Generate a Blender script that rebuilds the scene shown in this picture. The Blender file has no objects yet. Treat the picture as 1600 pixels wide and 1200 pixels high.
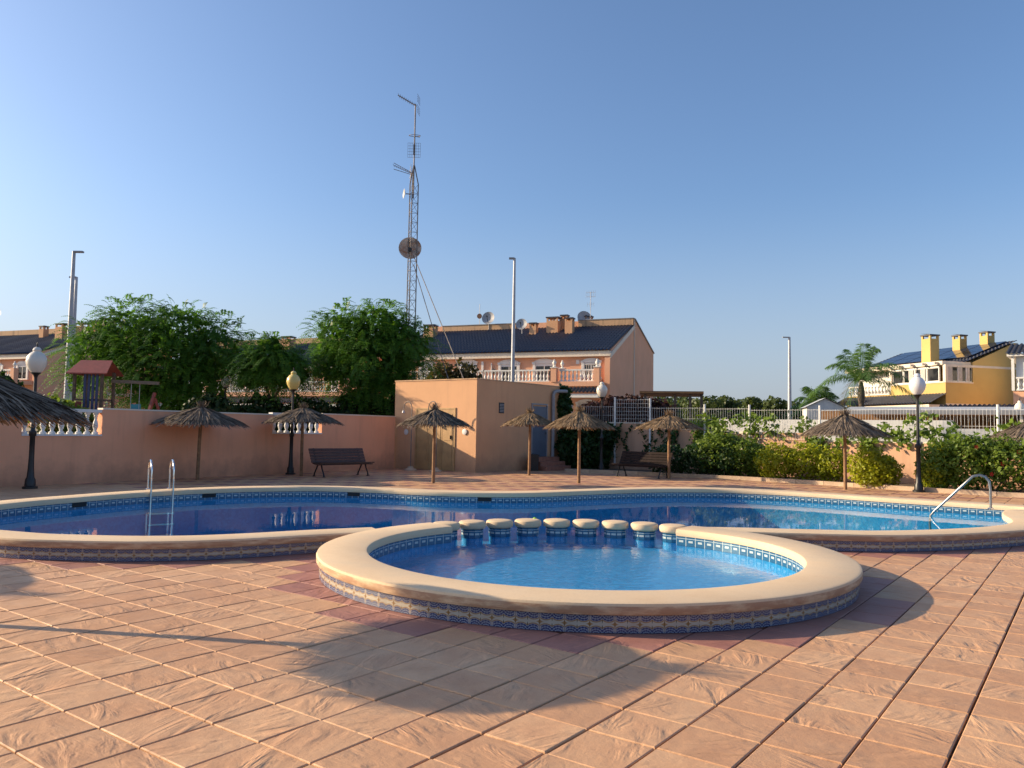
import bpy, bmesh, math, random
import numpy as np
from mathutils import Vector, Matrix
from mathutils.geometry import intersect_point_line
PI = math.pi
rnd = random.Random(7)
S = bpy.context.scene
COL = S.collection

# ------------------------------------------------------------------ camera, sky, sun, exposure
cam_d = bpy.data.cameras.new('camera')
cam = bpy.data.objects.new('camera', cam_d); COL.objects.link(cam)
cam_d.sensor_width = 36.0
cam_d.lens = 36.0 * 1230.0 / 1600.0
cam_d.clip_start = 0.05; cam_d.clip_end = 3000
pitch = math.atan(74 / 1230.0); roll = 0.0165
fw = Vector((0, math.cos(pitch), math.sin(pitch))); up = Vector((1, 0, 0)).cross(fw)
rt2 = math.cos(roll) * Vector((1, 0, 0)) + math.sin(roll) * up
up2 = -math.sin(roll) * Vector((1, 0, 0)) + math.cos(roll) * up
cam.matrix_world = Matrix(((rt2.x, up2.x, -fw.x, 0), (rt2.y, up2.y, -fw.y, 0), (rt2.z, up2.z, -fw.z, 1.6), (0, 0, 0, 1)))
S.camera = cam

SUN_EL = 20.0
SUN_TO = Vector((-0.985, 0.172, 0)).normalized()
w = bpy.data.worlds.new('World'); S.world = w; w.use_nodes = True
nt = w.node_tree; nt.nodes.clear()
sky = nt.nodes.new('ShaderNodeTexSky'); sky.sky_type = 'NISHITA'; sky.sun_disc = False
sky.sun_elevation = math.radians(SUN_EL)
sky.sun_rotation = math.atan2(SUN_TO.x, SUN_TO.y)
sky.air_density = 1.0; sky.dust_density = 2.2; sky.ozone_density = 4.2; sky.altitude = 50
bg = nt.nodes.new('ShaderNodeBackground'); bg.inputs[1].default_value = 0.128
wo = nt.nodes.new('ShaderNodeOutputWorld')
tone = nt.nodes.new('ShaderNodeMix'); tone.data_type = 'RGBA'; tone.blend_type = 'MULTIPLY'; tone.inputs['Factor'].default_value = 1.0
tone.inputs[7].default_value = (0.93, 0.92, 0.93, 1); nt.links.new(sky.outputs[0], tone.inputs[6])
even = nt.nodes.new('ShaderNodeMix'); even.data_type = 'RGBA'; # low band of summer haze, the same all round the horizon
tc = nt.nodes.new('ShaderNodeTexCoord'); sz_ = nt.nodes.new('ShaderNodeSeparateXYZ'); nt.links.new(tc.outputs['Generated'], sz_.inputs[0])
hz = nt.nodes.new('ShaderNodeMapRange'); hz.interpolation_type = 'SMOOTHSTEP'; hz.inputs['From Min'].default_value = 0.0; hz.inputs['From Max'].default_value = 0.30
hz.inputs['To Min'].default_value = 0.62; hz.inputs['To Max'].default_value = 0.0; nt.links.new(sz_.outputs[2], hz.inputs['Value']); nt.links.new(hz.outputs[0], even.inputs['Factor'])
even.inputs[7].default_value = (2.40, 2.62, 3.15, 1); nt.links.new(tone.outputs[2], even.inputs[6]); nt.links.new(even.outputs[2], bg.inputs[0]); nt.links.new(bg.outputs[0], wo.inputs[0])
sd = bpy.data.lights.new('sun', 'SUN'); sd.energy = 4.6; sd.angle = math.radians(0.5); sd.color = (1.0, 0.79, 0.52)
so = bpy.data.objects.new('sun', sd); COL.objects.link(so)
to_sun = Vector((SUN_TO.x * math.cos(math.radians(SUN_EL)), SUN_TO.y * math.cos(math.radians(SUN_EL)), math.sin(math.radians(SUN_EL))))
so.rotation_euler = (-to_sun).to_track_quat('-Z', 'Y').to_euler(); so.location = (-30, 5, 20)
S.view_settings.view_transform = 'Standard'; S.view_settings.look = 'None'
S.view_settings.exposure = 0.78; S.view_settings.gamma = 1.0; S.view_settings.use_curve_mapping = False
S.cycles.max_bounces = 8; S.cycles.transparent_max_bounces = 12

# ------------------------------------------------------------------ helpers
class MB:
    def __init__(s): s.v = []; s.f = []
    def add(s, vs, fs):
        o = len(s.v); s.v += [tuple(v) for v in vs]; s.f += [tuple(i + o for i in f) for f in fs]; return s
    def box(s, c, d, rz=0.0, M=None):
        x, y, z = d[0] / 2, d[1] / 2, d[2] / 2
        vs = [Vector(p) for p in ((-x, -y, -z), (x, -y, -z), (x, y, -z), (-x, y, -z), (-x, -y, z), (x, -y, z), (x, y, z), (-x, y, z))]
        R = M if M is not None else Matrix.Rotation(rz, 3, 'Z')
        vs = [R @ v + Vector(c) for v in vs]
        return s.add(vs, [(0, 3, 2, 1), (4, 5, 6, 7), (0, 1, 5, 4), (1, 2, 6, 5), (2, 3, 7, 6), (3, 0, 4, 7)])
    def b(s, x0, x1, y0, y1, z0, z1): return s.box(((x0 + x1) / 2, (y0 + y1) / 2, (z0 + z1) / 2), (x1 - x0, y1 - y0, z1 - z0))
    def bar(s, p, q, wx, wy=None):
        p = Vector(p); q = Vector(q); d = q - p
        R = d.to_track_quat('Z', 'Y').to_matrix()
        return s.box((p + q) / 2, (wx, wy or wx, d.length), M=R)
    def tube(s, pts, r, n=8, cap=True):
        pts = [Vector(p) for p in pts]; m = len(pts)
        rs = r if isinstance(r, (list, tuple)) else [r] * m
        vs = []; X = None
        for i, p in enumerate(pts):
            d = (pts[min(i + 1, m - 1)] - pts[max(i - 1, 0)]).normalized()
            if X is None:
                X = d.orthogonal().normalized()
            X = (X - d * X.dot(d)).normalized(); Y = d.cross(X)
            for k in range(n):
                a = 2 * PI * k / n
                vs.append(p + rs[i] * (math.cos(a) * X + math.sin(a) * Y))
        fs = [(i * n + k, i * n + (k + 1) % n, (i + 1) * n + (k + 1) % n, (i + 1) * n + k) for i in range(m - 1) for k in range(n)]
        if cap: fs += [tuple(range(n - 1, -1, -1)), tuple((m - 1) * n + k for k in range(n))]
        return s.add(vs, fs)
    def lathe(s, prof, n=16, c=(0, 0, 0), sy=1.0):
        vs = []; m = len(prof)
        for r, z in prof:
            for k in range(n):
                a = 2 * PI * k / n; vs.append((c[0] + r * math.cos(a), c[1] + sy * r * math.sin(a), c[2] + z))
        fs = [(i * n + k, i * n + (k + 1) % n, (i + 1) * n + (k + 1) % n, (i + 1) * n + k) for i in range(m - 1) for k in range(n)]
        fs += [tuple(range(n - 1, -1, -1)), tuple((m - 1) * n + k for k in range(n))]
        return s.add(vs, fs)
    def prism(s, poly, M, depth):      # poly in local xz, extruded along +y by depth; M maps to parent space
        n = len(poly)
        vs = [M @ Vector((p[0], 0, p[1])) for p in poly] + [M @ Vector((p[0], depth, p[1])) for p in poly]
        fs = [tuple(range(n)), tuple(range(2 * n - 1, n - 1, -1))] + [(i, i + n, (i + 1) % n + n, (i + 1) % n) for i in range(n)]
        return s.add(vs, fs)
    def mesh(s, name, m=None, smooth=False):
        me = bpy.data.meshes.new(name); me.from_pydata(s.v, [], s.f); me.update()
        if m: me.materials.append(m)
        if smooth:
            for p in me.polygons: p.use_smooth = True
            try: me.set_sharp_from_angle(angle=math.radians(40))
            except Exception: pass
        return me
    def build(s, name, m=None, parent=None, smooth=False, **kw):
        return link(name, s.mesh(name, m, smooth), parent, **kw)

def link(name, me, parent=None, label=None, cat=None, group=None, kind=None, loc=None, rz=None):
    o = bpy.data.objects.new(name, me); COL.objects.link(o)
    if parent: o.parent = parent
    if label: o['label'] = label
    if cat: o['category'] = cat
    if group: o['group'] = group
    if kind: o['kind'] = kind
    if loc is not None: o.location = loc
    if rz is not None: o.rotation_euler = (0, 0, rz)
    return o
def thing(name, label, cat, loc=(0, 0, 0), rz=0.0, group=None, kind=None):
    return link(name, None, None, label, cat, group, kind, loc, rz)
def copy_tree(o, parent=None):
    c = o.copy(); COL.objects.link(c)
    if parent: c.parent = parent
    for ch in list(o.children): copy_tree(ch, c)
    return c
def quads(name, V, m, parent=None, **kw):   # V: (n,4,3) numpy
    V = np.asarray(V, dtype=np.float32); n = V.shape[0]
    me = bpy.data.meshes.new(name)
    me.vertices.add(n * 4); me.loops.add(n * 4); me.polygons.add(n)
    me.vertices.foreach_set('co', V.reshape(-1)); me.loops.foreach_set('vertex_index', np.arange(n * 4, dtype=np.int32))
    me.polygons.foreach_set('loop_start', np.arange(0, n * 4, 4, dtype=np.int32))
    try: me.polygons.foreach_set('loop_total', np.full(n, 4, dtype=np.int32))
    except Exception: pass
    me.update(calc_edges=True); me.validate()
    me.materials.append(m)
    return link(name, me, parent, **kw)

# ------------------------------------------------------------------ materials
def lin(r, g, b):
    f = lambda c: (c / 255 / 12.92) if c / 255 <= 0.04045 else ((c / 255 + 0.055) / 1.055) ** 2.4
    return (f(r), f(g), f(b), 1)
class NT:
    def __init__(s, name):
        s.m = bpy.data.materials.new(name); s.m.use_nodes = True; s.t = s.m.node_tree
        s.bsdf = s.t.nodes['Principled BSDF']; s.out = s.t.nodes['Material Output']
    def n(s, typ, **kw):
        x = s.t.nodes.new(typ)
        for k, v in kw.items():
            if k.startswith('i_'): x.inputs[k[2:].replace('_', ' ')].default_value = v
            else: setattr(x, k, v)
        return x
    def l(s, a, b): s.t.links.new(a, b)
    def math(s, op, a, b=None, c=None, clamp=False):
        x = s.t.nodes.new('ShaderNodeMath'); x.operation = op; x.use_clamp = clamp
        for i, v in enumerate((a, b, c)):
            if v is None: continue
            if isinstance(v, (int, float)): x.inputs[i].default_value = v
            else: s.l(v, x.inputs[i])
        return x.outputs[0]
    def mix(s, fac, a, b, blend='MIX'):
        x = s.t.nodes.new('ShaderNodeMix'); x.data_type = 'RGBA'; x.blend_type = blend
        for sock, v in ((x.inputs['Factor'], fac), (x.inputs[6], a), (x.inputs[7], b)):
            if isinstance(v, (int, float)): sock.default_value = v
            elif isinstance(v, (tuple, list)): sock.default_value = v if len(v) == 4 else (*v, 1)
            else: s.l(v, sock)
        return x.outputs[2]
    def noise(s, vec, scale, detail=4, rough=0.55, dist=0.0):
        x = s.t.nodes.new('ShaderNodeTexNoise'); x.inputs['Scale'].default_value = scale; x.inputs['Detail'].default_value = detail
        x.inputs['Roughness'].default_value = rough; x.inputs['Distortion'].default_value = dist
        if vec is not None: s.l(vec, x.inputs['Vector'])
        return x.outputs['Fac']
    def pos(s): return s.n('ShaderNodeNewGeometry').outputs['Position']
    def obj(s): return s.n('ShaderNodeTexCoord').outputs['Object']
    def mapping(s, vec, scale=(1, 1, 1), rot=(0, 0, 0)):
        x = s.n('ShaderNodeMapping'); x.inputs['Scale'].default_value = scale; x.inputs['Rotation'].default_value = rot
        s.l(vec, x.inputs['Vector']); return x.outputs[0]
    def ramp(s, fac, lo, hi):
        x = s.n('ShaderNodeMapRange'); x.inputs['From Min'].default_value = lo; x.inputs['From Max'].default_value = hi
        s.l(fac, x.inputs['Value']); return x.outputs[0]
    def bump(s, h, strength, dist=0.02):
        x = s.n('ShaderNodeBump'); x.inputs['Strength'].default_value = strength; x.inputs['Distance'].default_value = dist
        s.l(h, x.inputs['Height']); s.l(x.outputs[0], s.bsdf.inputs['Normal']); return x.outputs[0]
    def base(s, c): s.l(c, s.bsdf.inputs['Base Color'])
def simple(name, c, rough=0.6, metal=0.0, var=0.15, scale=6.0, bump=0.0, bscale=60.0, coat=0.0):
    k = NT(name); p = k.obj()
    f = k.noise(p, scale, 5)
    a = tuple(min(1, x * (1 - var)) for x in c[:3]); b = tuple(min(1, x * (1 + var)) for x in c[:3])
    k.base(k.mix(k.ramp(f, 0.3, 0.7), a, b))
    k.bsdf.inputs['Roughness'].default_value = rough; k.bsdf.inputs['Metallic'].default_value = metal
    if coat: k.bsdf.inputs['Coat Weight'].default_value = coat
    if bump: k.bump(k.noise(p, bscale, 3), bump)
    return k.m

def stucco(name, c, stain=(0.30, 0.16, 0.10), low=True, streak=0.25):
    k = NT(name); p = k.pos()
    big = k.ramp(k.noise(p, 0.7, 5, 0.6), 0.3, 0.7)
    col = k.mix(big, tuple(x * 0.93 for x in c), tuple(x * 1.06 for x in c))
    st = k.noise(k.mapping(p, (3.0, 3.0, 0.25)), 1.4, 5, 0.65)
    col = k.mix(k.math('MULTIPLY', k.ramp(st, 0.52, 0.8), streak, clamp=True), col, stain)
    if low:
        sep = k.n('ShaderNodeSeparateXYZ'); k.l(p, sep.inputs[0])
        h = k.math('ADD', sep.outputs[2], k.math('MULTIPLY', k.noise(p, 2.2, 6, 0.65), 1.3))
        damp = k.ramp(h, 1.35, 0.65)
        col = k.mix(k.math('MULTIPLY', damp, 0.6, clamp=True), col, stain)
    k.base(col); k.bsdf.inputs['Roughness'].default_value = 0.9
    k.bump(k.noise(p, 55, 4), 0.25, 0.01)
    return k.m

M = {}
M['pink'] = stucco('pink_stucco', (0.62, 0.345, 0.185))
M['pink_wall'] = stucco('pink_wall_stucco', (0.80, 0.38, 0.22), streak=0.25)
M['peach_wall'] = stucco('peach_wall_stucco', (0.56, 0.33, 0.21), streak=0.4)
M['pink_house'] = stucco('house_stucco', (0.72, 0.385, 0.235), low=False, streak=0.15)
M['parapet'] = stucco('weathered_parapet', (0.52, 0.33, 0.19), stain=(0.09, 0.07, 0.055), low=False, streak=0.9)
M['yellow'] = stucco('yellow_stucco', (0.56, 0.38, 0.13), low=False, streak=0.08)
M['white'] = simple('white_paint', (0.68, 0.66, 0.62), 0.55, var=0.06, scale=2)
M['cream_trim'] = simple('cream_trim', (0.70, 0.60, 0.48), 0.7, var=0.08, scale=2)
M['white_wall'] = stucco('white_wall_render', (0.60, 0.59, 0.56), stain=(0.35, 0.33, 0.3), low=False)
M['black'] = simple('black_iron', (0.012, 0.012, 0.013), 0.42, var=0.3, bump=0.05)
M['steel'] = simple('polished_steel', (0.72, 0.71, 0.69), 0.12, 1.0, var=0.03)
M['galv'] = simple('galvanised_steel', (0.40, 0.41, 0.44), 0.55, 0.3, var=0.12, scale=3)
M['railsteel'] = simple('dull_rail_steel', (0.30, 0.29, 0.28), 0.35, 0.9, var=0.1)
M['rustmast'] = simple('weathered_mast_steel', (0.20, 0.17, 0.15), 0.6, 0.4, var=0.4, scale=2)
M['greypaint'] = simple('grey_paint', (0.26, 0.26, 0.27), 0.6, var=0.1)
M['dark'] = simple('dark_recess', (0.01, 0.012, 0.015), 0.8)
M['brown_slat'] = simple('varnished_slat', (0.075, 0.028, 0.016), 0.5, var=0.35, scale=9)
M['dark_slat'] = simple('shaded_varnished_slat', (0.022, 0.014, 0.013), 0.5, var=0.35, scale=9)  # slat colour darkened to carry the shade on the right bench
M['pole'] = simple('umbrella_pole_wood', (0.25, 0.135, 0.065), 0.8, var=0.35, scale=7, bump=0.2, bscale=30)
M['bark'] = simple('bark', (0.10, 0.075, 0.055), 0.9, var=0.4, scale=9, bump=0.6, bscale=25)
M['doorblue'] = simple('grey_blue_door', (0.095, 0.12, 0.16), 0.5, var=0.12, scale=2)
M['doorbrown'] = simple('ochre_door', (0.42, 0.25, 0.105), 0.6, var=0.18, scale=3)
M['redwood'] = simple('red_stained_wood', (0.20, 0.045, 0.03), 0.65, var=0.2)
M['playroof'] = simple('red_play_roof', (0.22, 0.05, 0.04), 0.6, var=0.15)
M['playblue'] = simple('blue_painted_slat', (0.02, 0.035, 0.11), 0.5, var=0.15)
M['teal'] = simple('teal_plastic', (0.02, 0.22, 0.28), 0.4)
M['beam'] = simple('grey_weathered_beam', (0.14, 0.12, 0.09), 0.8, var=0.25)
M['dish'] = simple('grey_dish', (0.34, 0.34, 0.35), 0.5, var=0.08)
M['ball'] = simple('green_ball', (0.30, 0.62, 0.03), 0.6)
M['kerbstone'] = simple('kerb_concrete', (0.46, 0.34, 0.235), 0.9, var=0.2, scale=3, bump=0.3, bscale=40)
M['step'] = simple('terracotta_step', (0.33, 0.14, 0.09), 0.8, var=0.2)
M['brownroof'] = simple('brown_pergola', (0.10, 0.05, 0.035), 0.8)
M['fencewood'] = simple('brown_fence_wood', (0.26, 0.13, 0.05), 0.8, var=0.3)
M['greyroof'] = simple('pale_grey_roof_sheet', (0.42, 0.44, 0.46), 0.5, var=0.08)
M['fence'] = simple('white_fence_wire', (0.66, 0.65, 0.62), 0.5)
M['panel'] = simple('solar_panel_glass', (0.015, 0.02, 0.04), 0.12)
M['curtain'] = simple('pale_curtain', (0.45, 0.42, 0.38), 0.9, var=0.2, scale=8)
M['soil'] = simple('soil', (0.08, 0.055, 0.035), 1.0, var=0.4, bump=0.6, bscale=14)
M['earth'] = simple('dry_earth', (0.24, 0.19, 0.12), 1.0, var=0.3, scale=0.5)
M['flower'] = simple('red_flower', (0.5, 0.02, 0.02), 0.7)
M['urn'] = simple('white_urn', (0.74, 0.70, 0.63), 0.7, var=0.05)

def glass_pane():
    k = NT('window_glass'); k.base(k.mix(k.ramp(k.noise(k.pos(), 1.5, 2), 0.4, 0.6), (0.012, 0.015, 0.018), (0.05, 0.052, 0.055)))
    k.bsdf.inputs['Roughness'].default_value = 0.06; k.bsdf.inputs['IOR'].default_value = 1.5
    return k.m
M['glass'] = glass_pane()
def globe(name, c):
    k = NT(name); k.base(k.mix(k.ramp(k.noise(k.obj(), 3, 3), 0.3, 0.7), tuple(x * 0.94 for x in c), c))
    k.bsdf.inputs['Roughness'].default_value = 0.3
    k.bsdf.inputs['Subsurface Weight'].default_value = 0.35; k.bsdf.inputs['Subsurface Radius'].default_value = (0.1, 0.09, 0.07)
    return k.m
M['globe'] = globe('opal_globe', (0.72, 0.66, 0.56)); M['globe_y'] = globe('yellowed_globe', (0.66, 0.50, 0.17)); M['globe_w'] = globe('white_globe', (0.70, 0.70, 0.70))

def leafmat(name, dark, light, trans=0.35, scale=0.9):
    k = NT(name); g = k.n('ShaderNodeNewGeometry')
    f = k.math('ADD', k.math('MULTIPLY', k.ramp(k.noise(g.outputs['Position'], scale, 3), 0.35, 0.65), 0.55), k.math('MULTIPLY', g.outputs['Random Per Island'], 0.5))
    c = k.mix(k.math('MINIMUM', f, 1.0), dark, light)
    k.base(c); k.bsdf.inputs['Roughness'].default_value = 0.5; k.bsdf.inputs['Specular IOR Level'].default_value = 0.3
    tr = k.n('ShaderNodeBsdfTranslucent'); k.l(k.mix(0.6, c, (light[0] * 1.3, light[1] * 1.3, light[2] * 0.6)), tr.inputs[0])
    mx = k.n('ShaderNodeMixShader'); mx.inputs[0].default_value = trans
    k.l(k.bsdf.outputs[0], mx.inputs[1]); k.l(tr.outputs[0], mx.inputs[2]); k.l(mx.outputs[0], k.out.inputs[0])
    return k.m
M['feather'] = leafmat('feathery_leaf', (0.028, 0.080, 0.014), (0.105, 0.235, 0.026), .45)
M['hedge'] = leafmat('hedge_leaf', (0.012, 0.030, 0.012), (0.035, 0.075, 0.020))
M['ivy'] = leafmat('ivy_leaf', (0.012, 0.032, 0.012), (0.035, 0.085, 0.018))
M['lime'] = leafmat('lime_shrub_leaf', (0.12, 0.16, 0.010), (0.42, 0.44, 0.02), scale=3)
M['mid'] = leafmat('green_shrub_leaf', (0.05, 0.10, 0.016), (0.19, 0.27, 0.032), scale=2)
M['purple'] = leafmat('purple_hedge_leaf', (0.025, 0.010, 0.010), (0.07, 0.03, 0.025))
M['palm'] = leafmat('palm_leaflet', (0.045, 0.11, 0.035), (0.14, 0.25, 0.075))
M['palm_y'] = leafmat('yellowing_palm_leaflet', (0.07, 0.08, 0.02), (0.20, 0.15, 0.03))
M['pine'] = leafmat('pine_needles', (0.035, 0.060, 0.018), (0.10, 0.13, 0.035), scale=0.3)
M['olive'] = leafmat('dry_bush_leaf', (0.03, 0.035, 0.015), (0.11, 0.09, 0.03))
def thatch(name, c1, c2):
    k = NT(name); g = k.n('ShaderNodeNewGeometry')
    c = k.mix(g.outputs['Random Per Island'], c1, c2); k.base(c)
    k.bsdf.inputs['Roughness'].default_value = 0.9; k.bsdf.inputs['Specular IOR Level'].default_value = 0.15
    return k.m
M['thatch'] = thatch('dry_straw', (0.13, 0.085, 0.05), (0.36, 0.25, 0.15))
M['thatch_grey'] = thatch('weathered_shaded_straw', (0.075, 0.058, 0.048), (0.26, 0.20, 0.145))  # weathered grey-brown, toned darker to hold the shade on the left parasols

M['dark_slat'].node_tree.nodes['Principled BSDF'].inputs['Specular IOR Level'].default_value = 0.15
M['dark_slat'].node_tree.nodes['Principled BSDF'].inputs['Roughness'].default_value = 0.8
def roof_tiles():
    k = NT('dark_blue_roof_tile'); p = k.pos()
    f = k.noise(p, 6, 4)
    k.base(k.mix(k.ramp(f, 0.3, 0.7), (0.018, 0.022, 0.038), (0.050, 0.054, 0.075)))
    k.bsdf.inputs['Roughness'].default_value = 0.5
    return k.m
M['rooftile'] = roof_tiles()

def paving(name, c1, c2, c3):
    k = NT(name); p = k.pos(); oi = k.n('ShaderNodeObjectInfo')
    g = k.n('ShaderNodeNewGeometry')
    rot = k.math('MULTIPLY', g.outputs['Random Per Island'], 1.0)
    r = k.math('FRACT', k.math('ADD', k.math('MULTIPLY', oi.outputs['Random'], 7.31), rot))
    vr = k.n('ShaderNodeVectorRotate'); vr.rotation_type = 'Z_AXIS'; k.l(p, vr.inputs['Vector'])
    k.l(k.math('MULTIPLY', k.math('ROUND', k.math('MULTIPLY', r, 3.0)), 0.9), vr.inputs['Angle'])
    q = vr.outputs[0]
    col = k.mix(r, c1, c2)
    mot = k.ramp(k.noise(p, 3.2, 6, 0.6), 0.35, 0.7)
    col = k.mix(k.math('MULTIPLY', mot, 0.5), col, c3)
    fine = k.ramp(k.noise(p, 60, 3), 0.3, 0.7)
    col = k.mix(k.math('MULTIPLY', fine, 0.25), col, tuple(x * 0.8 for x in c1))
    dirt = k.ramp(k.noise(p, 0.9, 7, 0.7), 0.50, 0.78)
    col = k.mix(k.math('MULTIPLY', dirt, 0.45), col, tuple(x * 0.62 for x in c3))
    spot = k.ramp(k.noise(p, 13, 2), 0.70, 0.74)
    col = k.mix(k.math('MULTIPLY', spot, 0.4), col, tuple(x * 0.55 for x in c3))
    k.base(col)
    k.l(k.math('ADD', 0.55, k.math('MULTIPLY', mot, 0.2)), k.bsdf.inputs['Roughness'])
    # split-slate relief: thin one-sided ledges that come and go, over a gently uneven face
    st = k.mapping(q, (2.4, 7.0, 1.0), (0, 0, 0.35))
    n1 = k.noise(st, 1.0, 3, 0.5, 0.9)
    terr = k.math('FRACT', k.math('MULTIPLY', n1, 7.0))
    mask = k.math('MAXIMUM', 0.12, k.ramp(k.noise(q, 3.1, 2), 0.42, 0.56))
    h = k.math('ADD', k.math('MULTIPLY', k.math('MULTIPLY', terr, mask), 0.62), k.math('MULTIPLY', k.noise(q, 6, 7, 0.66), 1.0))
    h = k.math('ADD', h, k.math('MULTIPLY', k.noise(p, 110, 3), 0.10))
    k.bump(h, 0.62, 0.012)
    return k.m
M['pave'] = paving('peach_stamped_paving', (0.52, 0.285, 0.145), (0.66, 0.40, 0.215), (0.48, 0.235, 0.13))
M['pave_red'] = paving('red_stamped_paving', (0.30, 0.125, 0.095), (0.36, 0.155, 0.12), (0.40, 0.20, 0.15))
M['joint'] = simple('joint_mortar', (0.12, 0.055, 0.04), 0.95, var=0.25, scale=8)

def coping(browned=False):
    k = NT('brown_cast_stone' if browned else 'cream_cast_stone'); p = k.pos()
    c = k.mix(k.ramp(k.noise(p, 1.6, 6, 0.6), 0.3, 0.72), (0.64, 0.46, 0.28), (0.74, 0.57, 0.375))
    c = k.mix(k.math('MULTIPLY', k.ramp(k.noise(p, 45, 4), 0.5, 0.8), 0.30), c, (0.44, 0.31, 0.19))
    blot = k.ramp(k.noise(p, 0.8, 7, 0.72), 0.5, 0.75)
    c = k.mix(k.math('MULTIPLY', blot, 0.55), c, (0.42, 0.32, 0.22))
    if browned:
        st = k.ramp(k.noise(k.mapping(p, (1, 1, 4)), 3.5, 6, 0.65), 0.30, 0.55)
        c = k.mix(k.math('MULTIPLY', st, 0.80), c, (0.33, 0.165, 0.09))  # most of the outer side is mixed towards brown
    k.base(c); k.bsdf.inputs['Roughness'].default_value = 0.82
    k.bump(k.math('ADD', k.noise(p, 120, 3), k.math('MULTIPLY', k.noise(p, 25, 3), 0.7)), 0.22, 0.006)
    return k.m
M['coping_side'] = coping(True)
M['coping'] = coping()

def waterline():
    k = NT('waterline_tile'); sx = k.n('ShaderNodeSeparateXYZ'); k.l(k.obj(), sx.inputs[0])
    ax = k.math('ABSOLUTE', sx.outputs[0]); az = k.math('ABSOLUTE', sx.outputs[2])
    m = k.math('MAXIMUM', ax, k.math('MULTIPLY', az, 1.15))
    frame = k.math('MULTIPLY', k.math('GREATER_THAN', ax, 0.069), 1.0)
    inner = k.math('MULTIPLY', k.math('LESS_THAN', ax, 0.034), k.math('LESS_THAN', az, 0.014))
    topl = k.math('MULTIPLY', k.math('LESS_THAN', k.math('ABSOLUTE', k.math('SUBTRACT', sx.outputs[2], 0.040)), 0.004), 1.0)
    f = k.math('MAXIMUM', k.math('MAXIMUM', frame, inner), topl)
    blue = k.mix(k.noise(k.pos(), 30, 3), (0.012, 0.075, 0.16), (0.03, 0.13, 0.24))
    k.base(k.mix(f, blue, (0.42, 0.48, 0.48)))
    k.bsdf.inputs['Roughness'].default_value = 0.2
    return k.m
M['waterline'] = waterline()
def azulejo():
    k = NT('painted_tile'); sx = k.n('ShaderNodeSeparateXYZ'); k.l(k.obj(), sx.inputs[0])
    X = k.math('ABSOLUTE', sx.outputs[0]); Z = k.math('ABSOLUTE', sx.outputs[2])
    cream = (0.42, 0.39, 0.32); blue = (0.025, 0.035, 0.12); ochre = (0.28, 0.16, 0.06); pale = (0.22, 0.25, 0.31)
    # distance from the corner rosettes and from the mid-edge stars
    def dist(cx, cz):
        a = k.math('SUBTRACT', X, cx); b = k.math('SUBTRACT', Z, cz)
        return k.math('SQRT', k.math('ADD', k.math('MULTIPLY', a, a), k.math('MULTIPLY', b, b)))
    arc = dist(0.050, 0.092)
    lace = k.math('SINE', k.math('MULTIPLY', arc, 330.0)); tooth = k.math('SINE', k.math('MULTIPLY', k.math('ARCTAN2', k.math('SUBTRACT', X, 0.052), k.math('SUBTRACT', Z, 0.095)), 16.0))
    lacef = k.math('GREATER_THAN', k.math('ADD', lace, k.math('MULTIPLY', tooth, 0.7)), -0.1)
    inarc = k.math('LESS_THAN', arc, 0.072)
    c = k.mix(inarc, cream, k.mix(lacef, pale, blue))
    ring = k.math('LESS_THAN', k.math('ABSOLUTE', k.math('SUBTRACT', arc, 0.076)), 0.0040)
    c = k.mix(ring, c, ochre)
    star = k.math('LESS_THAN', k.math('ADD', k.math('SQRT', k.math('MULTIPLY', k.math('SUBTRACT', 0.1, X), 10.0)), k.math('SQRT', k.math('MULTIPLY', Z, 11.0))), 0.62)
    c = k.mix(star, c, ochre)
    eye = k.math('LESS_THAN', k.math('ADD', k.math('MULTIPLY', X, 4.5), k.math('ABSOLUTE', k.math('SUBTRACT', Z, 0.022))), 0.018)
    c = k.mix(eye, c, (0.03, 0.03, 0.02))
    petal = k.math('LESS_THAN', k.math('ADD', k.math('MULTIPLY', k.math('SUBTRACT', 0.1, X), 1.2), k.math('ABSOLUTE', k.math('SUBTRACT', Z, 0.045))), 0.018)
    c = k.mix(petal, c, (0.36, 0.32, 0.31))
    joint = k.math('GREATER_THAN', X, 0.0985)
    c = k.mix(k.math('MULTIPLY', k.ramp(k.noise(k.pos(), 7, 5), 0.45, 0.75), 0.3), c, (0.20, 0.14, 0.10))
    k.base(c); k.bsdf.inputs['Roughness'].default_value = 0.22
    return k.m
M['azulejo'] = azulejo()
def poolfloor(name, a, b):
    k = NT(name); p = k.pos()
    v = k.n('ShaderNodeTexVoronoi'); v.feature = 'F1'; v.inputs['Scale'].default_value = 22; k.l(p, v.inputs['Vector'])
    sx = k.n('ShaderNodeSeparateColor'); k.l(v.outputs['Color'], sx.inputs[0])
    k.base(k.mix(sx.outputs[0], a, b)); k.bsdf.inputs['Roughness'].default_value = 0.4
    return k.m
M['floor_deep'] = poolfloor('blue_mosaic', (0.02, 0.27, 0.50), (0.045, 0.38, 0.64))
M['floor_shallow'] = poolfloor('bright_blue_mosaic', (0.010, 0.23, 0.50), (0.025, 0.33, 0.64))
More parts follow.
